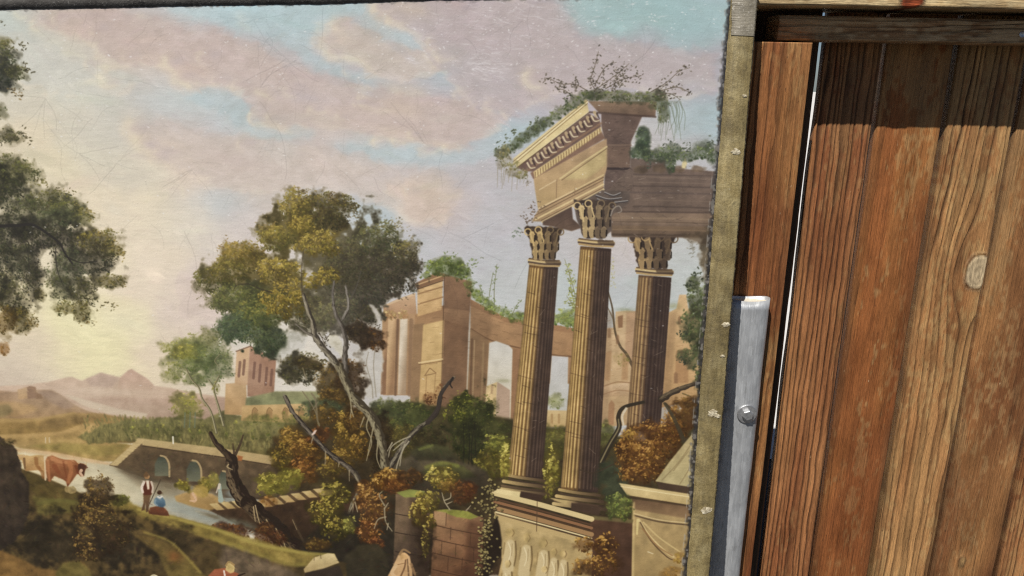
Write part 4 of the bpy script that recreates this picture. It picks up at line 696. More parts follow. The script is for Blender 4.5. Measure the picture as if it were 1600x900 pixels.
    p.blob(229, 744, 4, 4.5, (180, 130, 98), .95, .3); p.poly(VK((913, 262), (920, 245), (932, 232), (942, 245), (952, 258), (940, 268), (920, 270)), (118, 82, 56), blur=.7)
    p.poly(VK((945, 490), (955, 465), (1000, 455), (1040, 460), (1070, 490), (1080, 520), (1020, 515), (950, 505)), (124, 62, 42), (96, 48, 36), blur=.8, tex=.08)
    p.poly(VK((985, 410), (1005, 390), (1030, 392), (1052, 420), (1056, 450), (1035, 465), (1000, 455), (980, 435)), (96, 124, 146), (64, 90, 116), blur=.8, tex=.06); p.stroke(VK((1005, 395), (1018, 400), (1030, 392)), 3, 3, (222, 212, 200), .9, .8); p.stroke(VK((990, 415), (985, 435), (1000, 450)), 3, 3, (130, 152, 168), .8, .9)
    p.blob(248.2, 770, 3.6, 3.8, (74, 44, 34), .95, .3)
    # figures cut by the lower edge of view, and what lies below them
    p.poly([(325, 900), (335, 890), (352, 888), (372, 897), (382, 915), (385, 970), (320, 970)], (172, 78, 56), (120, 52, 40), blur=1.2, tex=.06); p.blob(359, 888, 8, 9, (206, 178, 128), .95, .3); p.stroke([(352, 884), (357, 878), (365, 883)], 3, 3, (168, 132, 86), .9, 1); p.stroke([(349, 892), (351, 902)], 3, 3, (236, 228, 220), .9, .8); p.stroke([(372, 900), (382, 896)], 4, 2, (64, 44, 36), .9, .8)
    p.blob(240, 902, 7, 5, (222, 214, 200), .9, .4); p.blob(240, 925, 12, 20, (120, 92, 80), .9, .4); p.poly([(340, 960), (385, 960), (378, 1040), (345, 1040)], (96, 74, 60), blur=1.5)
    p.poly([(-330, 960), (300, 990), (700, 965), (1120, 960), (1120, 1200), (-330, 1200)], (84, 66, 46), (62, 48, 36), blur=8, tex=.16)
    brushwork(14000, (-310, 690, 1110, 1200), 4, 10, 1.4, 2.6, .14, .34, .3, 1.0)
    # ---- three big columns
    def column(tl_, tr_, bl_, br_, split, nf, lt=(232, 192, 120), lm=(122, 84, 50), dl=(112, 86, 74), dd=(72, 52, 48)):
        tl_, tr_, bl_, br_ = map(np.array, (tl_, tr_, bl_, br_))
        def e(u, v): return tuple((tl_ * (1 - u) + tr_ * u) * (1 - v) + (bl_ * (1 - u) + br_ * u) * v)
        p.poly([e(0, 0), e(1, 0), e(1, 1), e(0, 1)], dd, blur=.6, tex=.05)
        us = .5 - .5 * np.cos(np.linspace(0.06, 0.97, nf + 1) * math.pi)
        for i in range(nf):
            a, b = us[i], us[i + 1]; m = (a + b) / 2
            f = min(max((m - split + .10) / .2, 0), 1)
            cl_ = [lt[k] * (1 - f) + dl[k] * f for k in range(3)]; cd_ = [lm[k] * (1 - f) + dd[k] * f for k in range(3)]
            if m < .12: cl_ = [c * .86 for c in cl_]
            w = (b - a)
            p.poly([e(a, 0), e(b, 0), e(b, 1), e(a, 1)], cd_, blur=.7, tex=.07)
            p.poly([e(a + w * .08, .012), e(a + w * .5, .012), e(a + w * .5, .99), e(a + w * .08, .99)], cl_, blur=.9, tex=.09, a=.9 * (1 - .3 * f))
        for k in range(10):   # drum joints and chips
            v = r.uniform(.05, .95); u = r.uniform(0, .5)
            p.stroke([e(u, v), e(min(u + r.uniform(.15, .5), 1), v + .008)], 1.1, .9, (70, 48, 40), .5, .6, smooth=False)
        for v in (.28, .52, .76): p.stroke([e(0, v), e(.5, v + .012), e(1, v + .004)], 1.2, 1, (84, 58, 46), .45, .7)
        for k in range(16):   # bright scratches of worn varnish
            v = r.uniform(.05, .95); u = r.uniform(.3, .95)
            p.stroke([e(u, v), e(u + r.normal(0, .1), v + r.normal(0, .02))], .8, .6, (196, 176, 160), .35, .5, smooth=False)
    def ringstack(cx, cy, w, k, tilt=.05):
        for dy, ww, c in ((0, 1.0, (112, 82, 58)), (2.2, 1.07, (206, 174, 120)), (5.2, 1.05, (92, 66, 52)), (8, 1.0, (178, 142, 96))):
            p.stroke([(cx - w / 2 * ww, cy + dy - 1), (cx, cy + dy + 2.2), (cx + w / 2 * ww, cy + dy + w * tilt)], 3, 3, c, .9, .8)
        p.stroke([(cx + w * .12, cy + 3.2), (cx + w * .5, cy + 4 + w * tilt)], 8, 7, (86, 64, 54), .7, 2)
    def capital(cx, cy, w, h, light=(206, 172, 118), dark=(82, 62, 52)):
        p.poly([(cx - w * .52, cy - h * .52), (cx + w * .52, cy - h * .5), (cx + w * .36, cy), (cx + w * .30, cy + h * .52), (cx - w * .30, cy + h * .5), (cx - w * .38, cy)], dark, blur=1, tex=.1, rough=1)
        for row, (yy, n_, ww, hh) in enumerate(((.32, 4, .62, .26), (.05, 4, .74, .28), (-.22, 4, .85, .3))):
            for i in range(n_):
                u = -.5 + (i + .5 + (.25 if row == 1 else 0)) / n_; x = cx + u * w * ww; y = cy + yy * h
                f = np.clip(.95 - (u + .5) * .85 + r.normal(0, .08), .1, 1)
                c = [dark[k] * (1 - f) + light[k] * f for k in range(3)]
                p.stroke([(x, y + h * hh * .55), (x - 1, y), (x - .5, y - h * hh * .3)], w * .10, w * .13, c, .9, 1, wn=.15); p.stroke([(x + w * .06, y + h * hh * .5), (x + w * .065, y - h * .02)], 2.2, 1.8, [d * .55 for d in dark], .85, .8)
                p.stroke([(x - w * .06, y - h * hh * .22), (x, y - h * hh * .42), (x + w * .06, y - h * hh * .2)], 2, 1.6, [min(v * 1.1, 235) for v in c], .85, .8)
        for sx in (-1, 1):
            for k_, (ox, oy) in enumerate(((.44, -.36), (.16, -.42))):
                x, y = cx + sx * w * ox, cy + h * oy; R_ = w * .085; f = 1 if sx < 0 else .35
                c = [dark[k] * (1 - f) + light[k] * f for k in range(3)]
                p.stroke([(x - sx * w * .16, y + h * .42), (x - sx * w * .08, y + h * .1)] + [(x + sx * R_ * math.cos(t), y + R_ * math.sin(t)) for t in np.linspace(math.pi, 3.1 * math.pi, 9)], 2.4, 1.6, c, .9, .8)
    column((998, 430), (1049, 434), (979, 672), (1031, 676), .42, 11, (198, 160, 112), (120, 84, 62), (98, 76, 68), (72, 52, 50))
    column((827, 414), (872, 418), (793, 745), (847, 750), .5, 12)
    column((907, 385), (955, 389), (876, 765), (934, 770), .46, 13)
    ringstack(1022, 419, 54, 3); ringstack(850, 405, 46, 3); ringstack(931, 374, 52, 3)
    capital(850, 380, 58, 50); capital(1020, 392, 74, 54, (176, 142, 102), (76, 58, 52))
    # bases
    for cx, cy, w in ((820, 742, 62), (905, 765, 66)):
        for dy, ww, c, c2, t in ((0, .95, (190, 158, 104), (92, 68, 54), 5), (6, .88, (92, 70, 56), (70, 52, 44), 3), (10, 1.08, (204, 172, 116), (88, 64, 52), 6), (17, 1.16, (120, 92, 68), (74, 54, 46), 4), (22, 1.22, (206, 176, 122), (84, 60, 50), 6)):
            p.stroke([(cx - w / 2 * ww, cy + dy), (cx - w * .1, cy + dy + 4.5), (cx + w / 2 * ww, cy + dy + 9)], t, t, c, .95, 1, c2)
    # ---- entablature
    p.poly(VT((735, 480), (1000, 490), (925, 660), (920, 840), (930, 1000), (750, 1000), (765, 690), (735, 560)), (112, 88, 84), (108, 88, 86), blur=.9, tex=.07)
    p.poly(VT((650, 400), (1090, 405), (1080, 500), (1000, 500), (720, 475)), (140, 112, 96), (116, 90, 80), blur=.9, tex=.08); p.stroke(VT((660, 470), (830, 482), (1080, 500)), 3, 3, (82, 60, 56), .7, 1.5)
    p.poly(VT((765, 690), (920, 690), (915, 830), (760, 830)), (126, 98, 88), a=.7, blur=2, tex=.06); p.stroke(VT((760, 830), (920, 832)), 3.5, 3.5, (66, 52, 54), .8, 1.5); p.stroke(VT((770, 680), (925, 680)), 2, 2, (140, 112, 100), .6, 1)
    p.poly([(985, 247), (1040, 250), (1040, 262), (1120, 268), (1120, 370), (956, 370), (945, 300), (985, 262)], (114, 94, 90), (116, 94, 86), blur=1, tex=.07)
    p.poly([(950, 330), (1118, 332), (1116, 352), (952, 350)], (136, 110, 96), a=.7, blur=3); p.poly([(955, 352), (1116, 354), (1114, 372), (957, 370)], (124, 98, 82), (96, 76, 68), blur=1.5)
    p.stroke([(955, 330), (1118, 332)], 2.5, 2.5, (84, 66, 64), .6, 1.5); p.stroke([(985, 300), (1120, 303)], 3, 3, (96, 80, 80), .5, 2); p.stroke([(990, 275), (1120, 280)], 2, 2, (134, 112, 104), .5, 1.2)
    for y, c_, w_ in ((272, (90, 74, 72), 2), (284, (132, 110, 102), 1.6), (290, (88, 72, 70), 2.4), (312, (128, 106, 96), 2), (322, (86, 70, 66), 2.6), (340, (148, 122, 104), 3), (346, (92, 72, 62), 1.6), (358, (142, 114, 92), 2), (366, (78, 60, 52), 3)):
        p.stroke([(990 if y < 330 else 957, y), (1050, y + 1), (1120, y + 3)], w_, w_, c_, .5, 1.2, wn=.15)
    for k in range(60): x = r.uniform(960, 1115); y = r.uniform(258, 368); p.stroke([(x, y), (x + r.uniform(3, 12), y + r.normal(0, 2))], 1, .8, (162, 144, 134) if r.random() < .4 else (78, 62, 60), r.uniform(.2, .55), .6, smooth=False)
    for k in range(70): x = r.uniform(945, 990); y = r.uniform(185, 300); p.stroke([(x, y), (x + r.uniform(2, 8), y + r.normal(0, 2))], 1, .8, (150, 128, 116) if r.random() < .4 else (80, 62, 60), r.uniform(.2, .5), .6, smooth=False)
    for x in (1000, 1030, 1062, 1090): p.blob(x, 264, 11, 6, (104, 86, 82), .8, .5)
    p.poly(VT((1250, 800), (1272, 760), (1284, 800), (1270, 832), (1250, 828)), (214, 196, 150), blur=1)
    # lit front (raking to the left)
    p.poly(VU((325, 90), (860, -180), (865, 80), (600, 220), (355, 350), (270, 350), (330, 240)), (186, 152, 122), (166, 134, 104), blur=.9, tex=.07)
    p.poly(VT((300, 880), (770, 640), (770, 830), (750, 900), (330, 1090), (310, 960)), (176, 142, 116), (184, 152, 112), blur=.9, tex=.06)
    p.poly(VT((490, 900), (770, 690), (768, 810), (640, 900)), (194, 172, 124), a=.8, blur=4, tex=.06)
    p.stroke(VT((470, 895), (600, 800), (768, 690)), 2.4, 2.4, (214, 190, 140), .8, .8, smooth=False); p.stroke(VT((480, 905), (768, 702)), 1.2, 1.2, (112, 84, 66), .7, .7, smooth=False)
    for a_, b_, w, c in (((325, 240), (600, 100), 2.2, (222, 192, 150)), ((330, 85), (470, 5), 2, (214, 184, 146)), ((330, 252), (860, -18), 1.3, (104, 76, 62)), ((300, 330), (860, 40), 2.6, (224, 196, 146)), ((290, 300), (860, 5), 1.4, (118, 88, 70)), ((355, 352), (862, 84), 3, (218, 190, 138)), ((345, 340), (860, 66), 1.2, (112, 84, 64)), ((600, 100), (860, -38), 2, (214, 186, 140)), ((475, 0), (470, 150), 1.2, (140, 108, 86)), ((625, 85), (622, 125), 1.2, (140, 108, 86))):
        p.stroke(VU(a_, b_), w, w, c, .8, .8, smooth=False)
    p.poly(VU((360, 350), (600, 225), (610, 330), (690, 400), (600, 430), (430, 390), (360, 380)), (90, 68, 64), (112, 86, 76), blur=1.2)
    p.poly(VT((280, 860), (735, 590), (760, 640), (300, 900)), (134, 100, 90), blur=.9, tex=.06)
    p.poly(VT((300, 850), (733, 562), (735, 600), (310, 895)), (208, 180, 130), blur=.9, tex=.05)
    for i in range(26):
        t = (i + .5) / 26; x = 302 + 430 * t; y = 858 - 288 * t
        p.stroke(VT((x, y), (x + 2, y + 34)), 1.3, 1.1, (132, 98, 74), .85, .6, smooth=False)
    p.poly(VT((190, 820), (655, 480), (725, 520), (733, 565), (300, 852), (240, 850)), (116, 88, 84), blur=.9, tex=.06)
    p.stroke(VT((250, 850), (733, 540)), 3, 3, (146, 110, 92), .7, 1.2, smooth=False)
    for i in range(10):
        t = i / 9; x = 275 + 410 * t; y = 800 - 300 * t
        p.stroke(VT((x - 15, y - 5), (x + 5, y + 26), (x + 35, y + 24)), 3, 1.4, (222, 204, 172), .85, .8); p.stroke(VT((x + 5, y - 30), (x + 15, y - 5)), 5, 4, (196, 170, 136), .8, 1); p.stroke(VT((x + 20, y - 20), (x + 35, y + 10)), 3, 2, (70, 52, 54), .7, 1)
    p.poly(VT((170, 770), (640, 385), (655, 470), (195, 825)), (214, 190, 140), (220, 200, 150), blur=.8, tex=.05)
    for o, c, w in ((14, (136, 104, 78), 1.3), (24, (230, 212, 166), 2.4), (36, (142, 110, 82), 1.1)): p.stroke(VT((172, 770 + o), (645, 385 + o * .8)), w, w, c, .85, .7, smooth=False)
    p.stroke(VT((195, 825), (655, 472)), 1.4, 1.4, (104, 78, 62), .8, .8, smooth=False)
    # big capital of the middle column, volutes cool on the right
    p.poly(VU((850, 90), (1080, 100), (1080, 190), (930, 300), (930, 430), (860, 480), (700, 480), (640, 330), (620, 220)), (104, 88, 84), blur=1.2, tex=.08)
    for q in (((870, 105), (940, 130), (1000, 110)), ((800, 130), (900, 160), (1010, 150)), ((810, 160), (900, 190), (1060, 175))): p.stroke(VU(*q), 1.6, 1.4, (170, 170, 176), .75, .8); p.stroke(VU(*[(x, y + 8) for x, y in q]), 1.6, 1.4, (64, 58, 64), .7, .8)
    capital(929, 342, 62, 58, (208, 178, 130), (84, 66, 60)); 
    p.stroke(VU((920, 300), (945, 240), (990, 220), (1010, 260), (980, 275)), 2, 1.6, (150, 140, 136), .8, .8)
    # plants on the cornice
    for x, y, rx, ry in ((930, 148, 18, 8), (960, 150, 22, 9), (995, 152, 22, 8), (1030, 160, 14, 14), (1020, 150, 18, 8), (1036, 180, 9, 14)):
        p.clump(x, y, rx, ry, (84, 88, 70), (128, 130, 102), int(rx * ry * .6), 3, .75, base=.6)
    for q, n_, s_ in ((VT((690, 320), (665, 265), (690, 180), (715, 80)), 46, 8), (VT((690, 330), (760, 280), (840, 220), (910, 160)), 60, 12), (VT((760, 320), (870, 260), (990, 235)), 60, 11), (VT((640, 330), (560, 290), (480, 290), (400, 255), (370, 250)), 56, 8), (VT((570, 330), (570, 240)), 16, 4), (VT((1050, 340), (1150, 280), (1230, 210), (1300, 185)), 40, 8), (VT((1120, 330), (1220, 310), (1300, 345)), 30, 8), (VT((1080, 360), (1170, 350), (1240, 390)), 30, 8), (VT((800, 330), (830, 260), (860, 200)), 34, 10), (VT((690, 300), (760, 180), (830, 150)), 18, 5), (VT((560, 380), (500, 330), (450, 320)), 26, 7)):
        p.sprig(q, n_, (92, 84, 74), 3.2, s_, (96, 82, 70), .8, .2)
    for x in np.linspace(1090, 1240, 16): p.stroke(VT((x, 400), (x + r.normal(20, 10), 480), (x + r.normal(10, 20), r.uniform(520, 660))), 1.4, .8, (104, 116, 100), .55, .9)
    for t in np.linspace(0, 1, 12): p.clump(783 + 132 * t, 240 - 92 * t, 10, 8, (78, 88, 68), (124, 128, 96), 44, 3, .75, base=.6)
    for q in (VT((60, 720), (100, 650), (150, 640)), VT((180, 640), (180, 580)), VT((320, 560), (325, 510)), VT((500, 420), (520, 370)), VT((70, 800), (90, 730), (170, 690)), VT((290, 600), (300, 560))): p.sprig(q, 22, (88, 96, 72), 3.2, 7, None, .8)
    for x, y, rx, ry in ((787, 245, 11, 18), (800, 262, 12, 12), (815, 272, 10, 8)): p.clump(x, y, rx, ry, (120, 110, 88), (170, 156, 122), 80, 3, .65, base=.35)
    for k in range(12): x = r.uniform(776, 830); p.stroke([(x, 262), (x - r.uniform(0, 6), r.uniform(275, 300))], 1.2, .8, (138, 126, 104), .5, .8)
    p.blob(1004, 220, 10, 20, (78, 92, 84), .9, .5); p.clump(1003, 218, 11, 22, (74, 90, 82), (110, 122, 104), 130, 3, .7, base=.4); p.clump(1000, 238, 14, 10, (76, 92, 80), (110, 120, 98), 90, 3, .7)
    for x, y, rx, ry in ((1020, 244, 18, 8), (1045, 238, 18, 12), (1072, 244, 16, 8), (1098, 236, 16, 12), (1112, 242, 10, 12), (1048, 255, 8, 14)): p.clump(x, y, rx, ry, (78, 90, 78), (122, 132, 104), int(rx * ry * .8), 3, .75, base=.6)
    for q in (VT((1130, 700), (1160, 660), (1200, 680)), VT((1400, 690), (1430, 650), (1460, 680)), VT((1270, 700), (1300, 690)), VT((1040, 830), (1040, 770), (1060, 740))): p.sprig(q, 18, (84, 92, 80), 3.4, 8, None)
    p.sprig(VU((240, 400), (250, 300), (330, 200)), 44, (104, 84, 74), 3.2, 11, None, .8); p.sprig(VU((130, 470), (140, 420), (170, 400)), 18, (110, 126, 112), 3.2, 6, None, .7); p.sprig(VU((250, 20), (230, 60)), 10, (128, 116, 104), 3, 5, None, .6)
    p.sprig(VU((1580, 560), (1590, 610)), 14, (120, 116, 108), 3, 8, None, .6); p.sprig([(1080, 375), (1085, 395)], 18, (128, 124, 116), 3, 10, None, .6)
    # right ivy and far-right capital in shade
    p.blob(1108, 400, 14, 34, (104, 90, 80), .9, .6); p.blob(1095, 372, 26, 8, (104, 86, 78), .8, .6)
    for x, y, rx, ry in ((1092, 470, 18, 24), (1085, 500, 20, 24), (1095, 530, 20, 30), (1090, 560, 18, 24), (1100, 590, 16, 26), (1082, 445, 12, 12), (1076, 525, 12, 10), (1070, 555, 12, 12), (1105, 500, 14, 60)):
        p.clump(x, y, rx, ry, (72, 78, 60), (108, 114, 84), int(rx * ry * .5), 3.6, .75, base=.7)
    for q in (((1080, 430), (1090, 425), (1098, 432)), ((1073, 445), (1080, 440)), ((1060, 520), (1068, 526), (1075, 515)), ((1062, 560), (1070, 565))): p.sprig(q, 14, (64, 72, 56), 4, 5, None)
    # dead branch behind column 3
    trunk(VS((600, 560), (545, 572), (480, 595), (420, 620), (365, 655)), 4, 10, (140, 120, 94), (66, 52, 44), .25, .7); p.stroke(VS((385, 675), (440, 740), (480, 840), (500, 900)), 3, 7, (74, 66, 50), .9, 1); p.stroke(VS((470, 625), (510, 640)), 2, 2, (96, 86, 60), .8, .8)
    p.stroke([(1005, 628), (975, 636), (966, 650), (967, 668), (955, 690), (940, 720)], 5, 10, (62, 52, 42), .95, 1); p.stroke([(978, 638), (972, 650), (974, 664)], 4, 3, (214, 200, 178), .8, 1); p.stroke([(966, 655), (966, 670), (952, 694), (938, 722)], 2, 2.4, (146, 130, 96), .8, 1)
    p.blob(960, 750, 24, 40, (66, 76, 62), .85, .6); p.stroke(VP((700, 60), (790, 80), (880, 40), (960, 0)), 2, 2, (78, 60, 48), .8, .8)
    # orange bush
    for x, y, rx, ry in ((1000, 690, 32, 24), (985, 715, 26, 26), (1020, 715, 32, 26), (1000, 740, 32, 18), (1040, 690, 24, 26), (1060, 660, 24, 28), (1075, 640, 14, 20), (1030, 670, 26, 16)):
        p.clump(x, y, rx, ry, (96, 54, 30), (182, 112, 52), int(rx * ry * .55), 3.6, .82, base=.75, hot=(218, 150, 76), hotn=.16)
    p.clump(983, 680, 14, 10, (140, 88, 36), (206, 146, 62), 70, 3.6, .85, base=.3); p.clump(1075, 640, 18, 22, (100, 66, 40), (146, 98, 58), 130, 3.4, .7)
    p.stroke([(1038, 630), (1052, 652), (1068, 688)], 4, 7, (76, 66, 50), .85, 1.2)
    # leaning slab and pedestal at the right
    p.poly([(1122, 630), (1110, 700), (1096, 764), (1050, 758), (1024, 752), (1046, 722), (1070, 692)], (170, 146, 108), (184, 168, 124), blur=1, tex=.08)
    for q in (((1082, 690), (1060, 722), (1034, 750)), ((1088, 710), (1075, 735), (1062, 756)), ((1075, 705), (1052, 735))): p.stroke(q, 2, 2, (138, 116, 84), .6, 1.2)
    p.poly([(1026, 753), (1086, 762), (1084, 774), (1030, 764)], (86, 64, 52), blur=1)
    p.poly([(990, 783), (1082, 796), (1078, 960), (984, 960)], (176, 146, 104), (152, 122, 80), blur=1, tex=.08); p.poly([(985, 779), (1082, 792), (1081, 812), (990, 796)], (112, 80, 62), (150, 116, 86), blur=1.5)
    p.poly([(967, 755), (1084, 773), (1082, 790), (980, 774)], (216, 190, 136), (186, 156, 108), blur=.8, tex=.05); p.stroke([(970, 760), (1083, 777)], 1.4, 1.4, (240, 220, 170), .7, .8); p.stroke([(980, 775), (1082, 791)], 2, 2, (92, 64, 50), .8, 1)
    p.stroke([(990, 805), (1030, 815), (1076, 820)], 2.6, 2.6, (92, 68, 52), .8, 1); p.stroke([(990, 802), (1030, 812), (1076, 817)], 1.6, 1.6, (222, 196, 146), .7, .8)
    for q, w, c in ((((998, 812), (1015, 838), (1040, 862), (1060, 874)), 4, (224, 196, 140)), (((1000, 816), (1018, 846), (1042, 870), (1056, 876)), 2.4, (92, 64, 46)), (((1005, 816), (1030, 840), (1062, 862)), 3, (206, 176, 122)), (((1004, 826), (1026, 852), (1050, 868)), 3, (150, 106, 70)), (((996, 812), (995, 834)), 4, (222, 196, 130)), (((1012, 862), (1020, 865)), 1.6, (232, 216, 180))): p.stroke(q, w, w * .8, c, .8, 1.2)
    p.poly([(988, 786), (992, 784), (990, 960), (982, 960)], (206, 176, 122), a=.7, blur=1.5)
    # main pedestal
    p.poly([(923, 810), (988, 813), (986, 960), (918, 960)], (96, 62, 50), (84, 52, 42), blur=1, tex=.08); p.poly([(925, 806), (990, 812), (988, 818), (925, 812)], (112, 96, 62), blur=1.5)
    p.poly([(772, 800), (926, 846), (922, 960), (766, 960), (784, 875), (780, 840)], (186, 158, 112), (166, 136, 92), blur=1, tex=.09)
    for y0, c, w in ((770, (220, 194, 140), 9), (779, (104, 68, 52), 3), (784, (150, 98, 72), 5), (788.5, (96, 62, 48), 2), (794, (166, 122, 86), 8), (800, (232, 208, 158), 2.4), (803, (96, 68, 52), 1.6), (808, (190, 160, 112), 9)):
        p.stroke([(770 + (y0 - 770) * .15, y0), (845, y0 + 19), (924, y0 + 41)], w, w, c, .95, .8, smooth=False)
    p.stroke([(839, 784), (838, 830)], 1.5, 1.5, (96, 68, 52), .7, .8)
    p.poly([(857, 778), (894, 783), (935, 790), (938, 802), (900, 796)], (190, 162, 112), (92, 66, 54), axis=((885, 780), (905, 784)), blur=1); p.poly([(893, 786), (938, 792), (936, 806), (892, 797)], (84, 60, 50), blur=1)
    p.poly([(777, 764), (813, 769), (812, 778), (772, 770)], (220, 196, 142), blur=.8); p.poly([(814, 768), (848, 774), (846, 784), (813, 777)], (78, 54, 46), blur=1)
    # carved figures on the pedestal
    for x, y, s_ in ((797, 832, 1), (822, 840, 1), (849, 848, 1), (865, 862, .8), (880, 865, .8), (792, 880, .9), (850, 890, .9)):
        p.stroke([(x, y + 18 * s_), (x - 2, y + 34 * s_), (x - 4, y + 56 * s_)], 15 * s_, 20 * s_, (206, 182, 140), .85, 3); p.stroke([(x + 8 * s_, y + 14), (x + 9 * s_, y + 34 * s_), (x + 6, y + 52 * s_)], 2.6, 2, (104, 78, 50), .75, 1.8)
        p.stroke([(x - 9 * s_, y + 16), (x - 11 * s_, y + 34 * s_)], 1.8, 1.6, (128, 100, 68), .55, 1.4); p.stroke([(x - 3, y + 16), (x + 1, y + 30), (x - 3, y + 44)], 2, 1.6, (234, 214, 172), .7, 1.4); p.stroke([(x + 3, y + 18), (x + 2, y + 36)], 1.4, 1.4, (134, 106, 72), .5, 1)
        p.blob(x, y, 6.4 * s_, 7.4 * s_, (190, 164, 122), .75, .35); p.stroke([(x + 4 * s_, y - 4), (x + 6 * s_, y + 1), (x + 3 * s_, y + 6)], 1.6, 1.4, (118, 90, 62), .65, 1)
    p.poly([(776, 806), (781, 822), (784, 845), (783, 868), (772, 880), (764, 900), (760, 960), (748, 960), (756, 880), (766, 830)], (52, 38, 30), blur=1.5)
    for x, y, rx, ry in ((915, 850, 18, 12), (945, 850, 22, 16), (910, 885, 16, 12), (940, 880, 26, 22)): p.clump(x, y, rx, ry, (92, 52, 30), (188, 120, 52), int(rx * ry * .5), 3.6, .85, base=.55, hot=(222, 152, 70), hotn=.2)
    p.clump(1062, 872, 12, 10, (150, 100, 44), (214, 156, 74), 60, 3.6, .85, base=.4); p.clump(1050, 895, 18, 10, (140, 92, 44), (206, 140, 66), 80, 3.6, .8, base=.5)
    p.clump(965, 790, 22, 18, (82, 92, 54), (146, 150, 84), 230, 3.8, .8); p.clump(975, 800, 14, 12, (92, 100, 54), (162, 160, 86), 90, 3.8, .8, base=.3)
    # ivy between the bases, strand of pale berries
    p.clump(862, 735, 12, 32, (104, 92, 40), (200, 178, 88), 220, 4, .85, hot=(222, 200, 110)); p.clump(858, 760, 9, 18, (96, 84, 38), (186, 162, 78), 90, 4, .8, base=.4); p.clump(790, 730, 9, 22, (120, 106, 44), (210, 188, 90), 100, 4, .85, base=.5)
    for k in range(190):
        t = r.uniform(0, 1); y = 748 + 150 * t; x = 765 - 12 * t + r.normal(0, 5 + 4 * math.sin(t * 6) ** 2); f = r.uniform(.5, .86)
        p.dabs(np.array([[x + 1, y + 1.2]]), 5, 4.4, 0, np.array([col((58, 44, 30))]), .6); p.dabs(np.array([[x, y]]), 4, 3.5, .3, np.array([col((206 * f, 184 * f, 116 * f))]).astype(np.float32), .9)
    # ---- the old tree at the left edge
    D1, L1 = (72, 70, 60), (122, 116, 76)
    p.stroke([(-300, 1000), (-270, 800), (-250, 600), (-230, 420), (-200, 300)], 90, 40, (74, 60, 48), .97, 3); p.stroke([(-230, 480), (-120, 400), (0, 354)], 26, 10, (74, 64, 54), .95, 2)
    for k in range(46): p.clump(r.uniform(-320, -20), r.uniform(20, 480), r.uniform(25, 50), r.uniform(18, 36), D1, L1, 260, 3.6, .8, base=.8)
    for x, y, rx, ry, d, l in ((-5, 68, 28, 10, (104, 100, 76), (138, 128, 88)), (2, 80, 26, 12, D1, L1), (2, 105, 30, 28, (64, 66, 62), (104, 102, 72)), (0, 125, 26, 18, (58, 60, 56), (92, 92, 70)), (25, 112, 16, 12, (84, 84, 62), (122, 116, 80)), (-5, 175, 14, 12, (80, 82, 64), (112, 110, 80)), (5, 212, 24, 14, (70, 68, 56), (104, 98, 70)), (20, 214, 16, 8, (84, 80, 62), (112, 106, 78)),
            (8, 262, 36, 20, (70, 70, 54), (116, 112, 76)), (35, 270, 26, 18, (78, 78, 54), (124, 118, 76)), (0, 300, 40, 30, (62, 62, 50), (100, 98, 66)), (75, 318, 34, 24, (72, 72, 54), (120, 114, 70)), (100, 330, 30, 22, (82, 84, 60), (130, 124, 72)), (125, 340, 20, 14, (88, 88, 58), (150, 136, 80)), (45, 330, 30, 24, (76, 76, 62), (106, 104, 76)), (85, 345, 30, 22, (80, 86, 72), (112, 114, 86)),
            (60, 365, 60, 26, (62, 58, 54), (84, 80, 66)), (20, 350, 40, 22, (62, 60, 54), (84, 82, 66)), (110, 380, 44, 26, (60, 56, 54), (82, 78, 64)), (150, 378, 34, 20, (78, 72, 48), (146, 126, 72)), (175, 392, 18, 12, (92, 84, 52), (160, 140, 84)), (140, 410, 40, 22, (64, 60, 54), (92, 86, 62)), (170, 440, 26, 11, (80, 74, 50), (128, 114, 70)), (105, 425, 30, 34, (76, 78, 70), (104, 104, 82)),
            (95, 450, 22, 22, (74, 74, 62), (104, 100, 72)), (130, 455, 22, 24, (70, 66, 52), (108, 100, 66)), (128, 488, 16, 18, (78, 72, 50), (122, 108, 64)), (100, 480, 16, 12, (88, 84, 60), (130, 116, 70)), (40, 400, 22, 42, (62, 58, 54), (88, 84, 66)), (50, 440, 16, 30, (66, 62, 56), (92, 88, 66)), (62, 460, 10, 9, (80, 72, 50), (116, 102, 62)), (25, 410, 22, 30, (74, 74, 64), (104, 100, 76)),
            (5, 450, 22, 26, (80, 78, 58), (120, 110, 70)), (20, 470, 30, 26, (62, 58, 50), (96, 90, 60)), (35, 500, 20, 18, (80, 70, 42), (130, 106, 58)), (5, 500, 16, 24, (96, 72, 40), (140, 106, 58)), (5, 545, 10, 9, (140, 92, 58), (166, 110, 70)), (-10, 400, 30, 60, (66, 64, 58), (96, 92, 70))):
        p.clump(x, y, rx, ry, d, l, int(rx * ry * .5), 3, .75, base=.62, edge=.75)
    p.stroke([(0, 353), (25, 352), (50, 351), (75, 366), (92, 380), (100, 395), (112, 412)], 5, 2.4, (58, 52, 50), .9, 1); p.stroke([(100, 400), (125, 410), (150, 408)], 2.4, 1.5, (60, 54, 48), .8, 1); p.stroke([(85, 388), (88, 420), (95, 440)], 2, 1.2, (60, 54, 50), .7, 1); p.stroke([(20, 353), (40, 385), (45, 420)], 2, 1.2, (60, 54, 50), .6, 1.2)
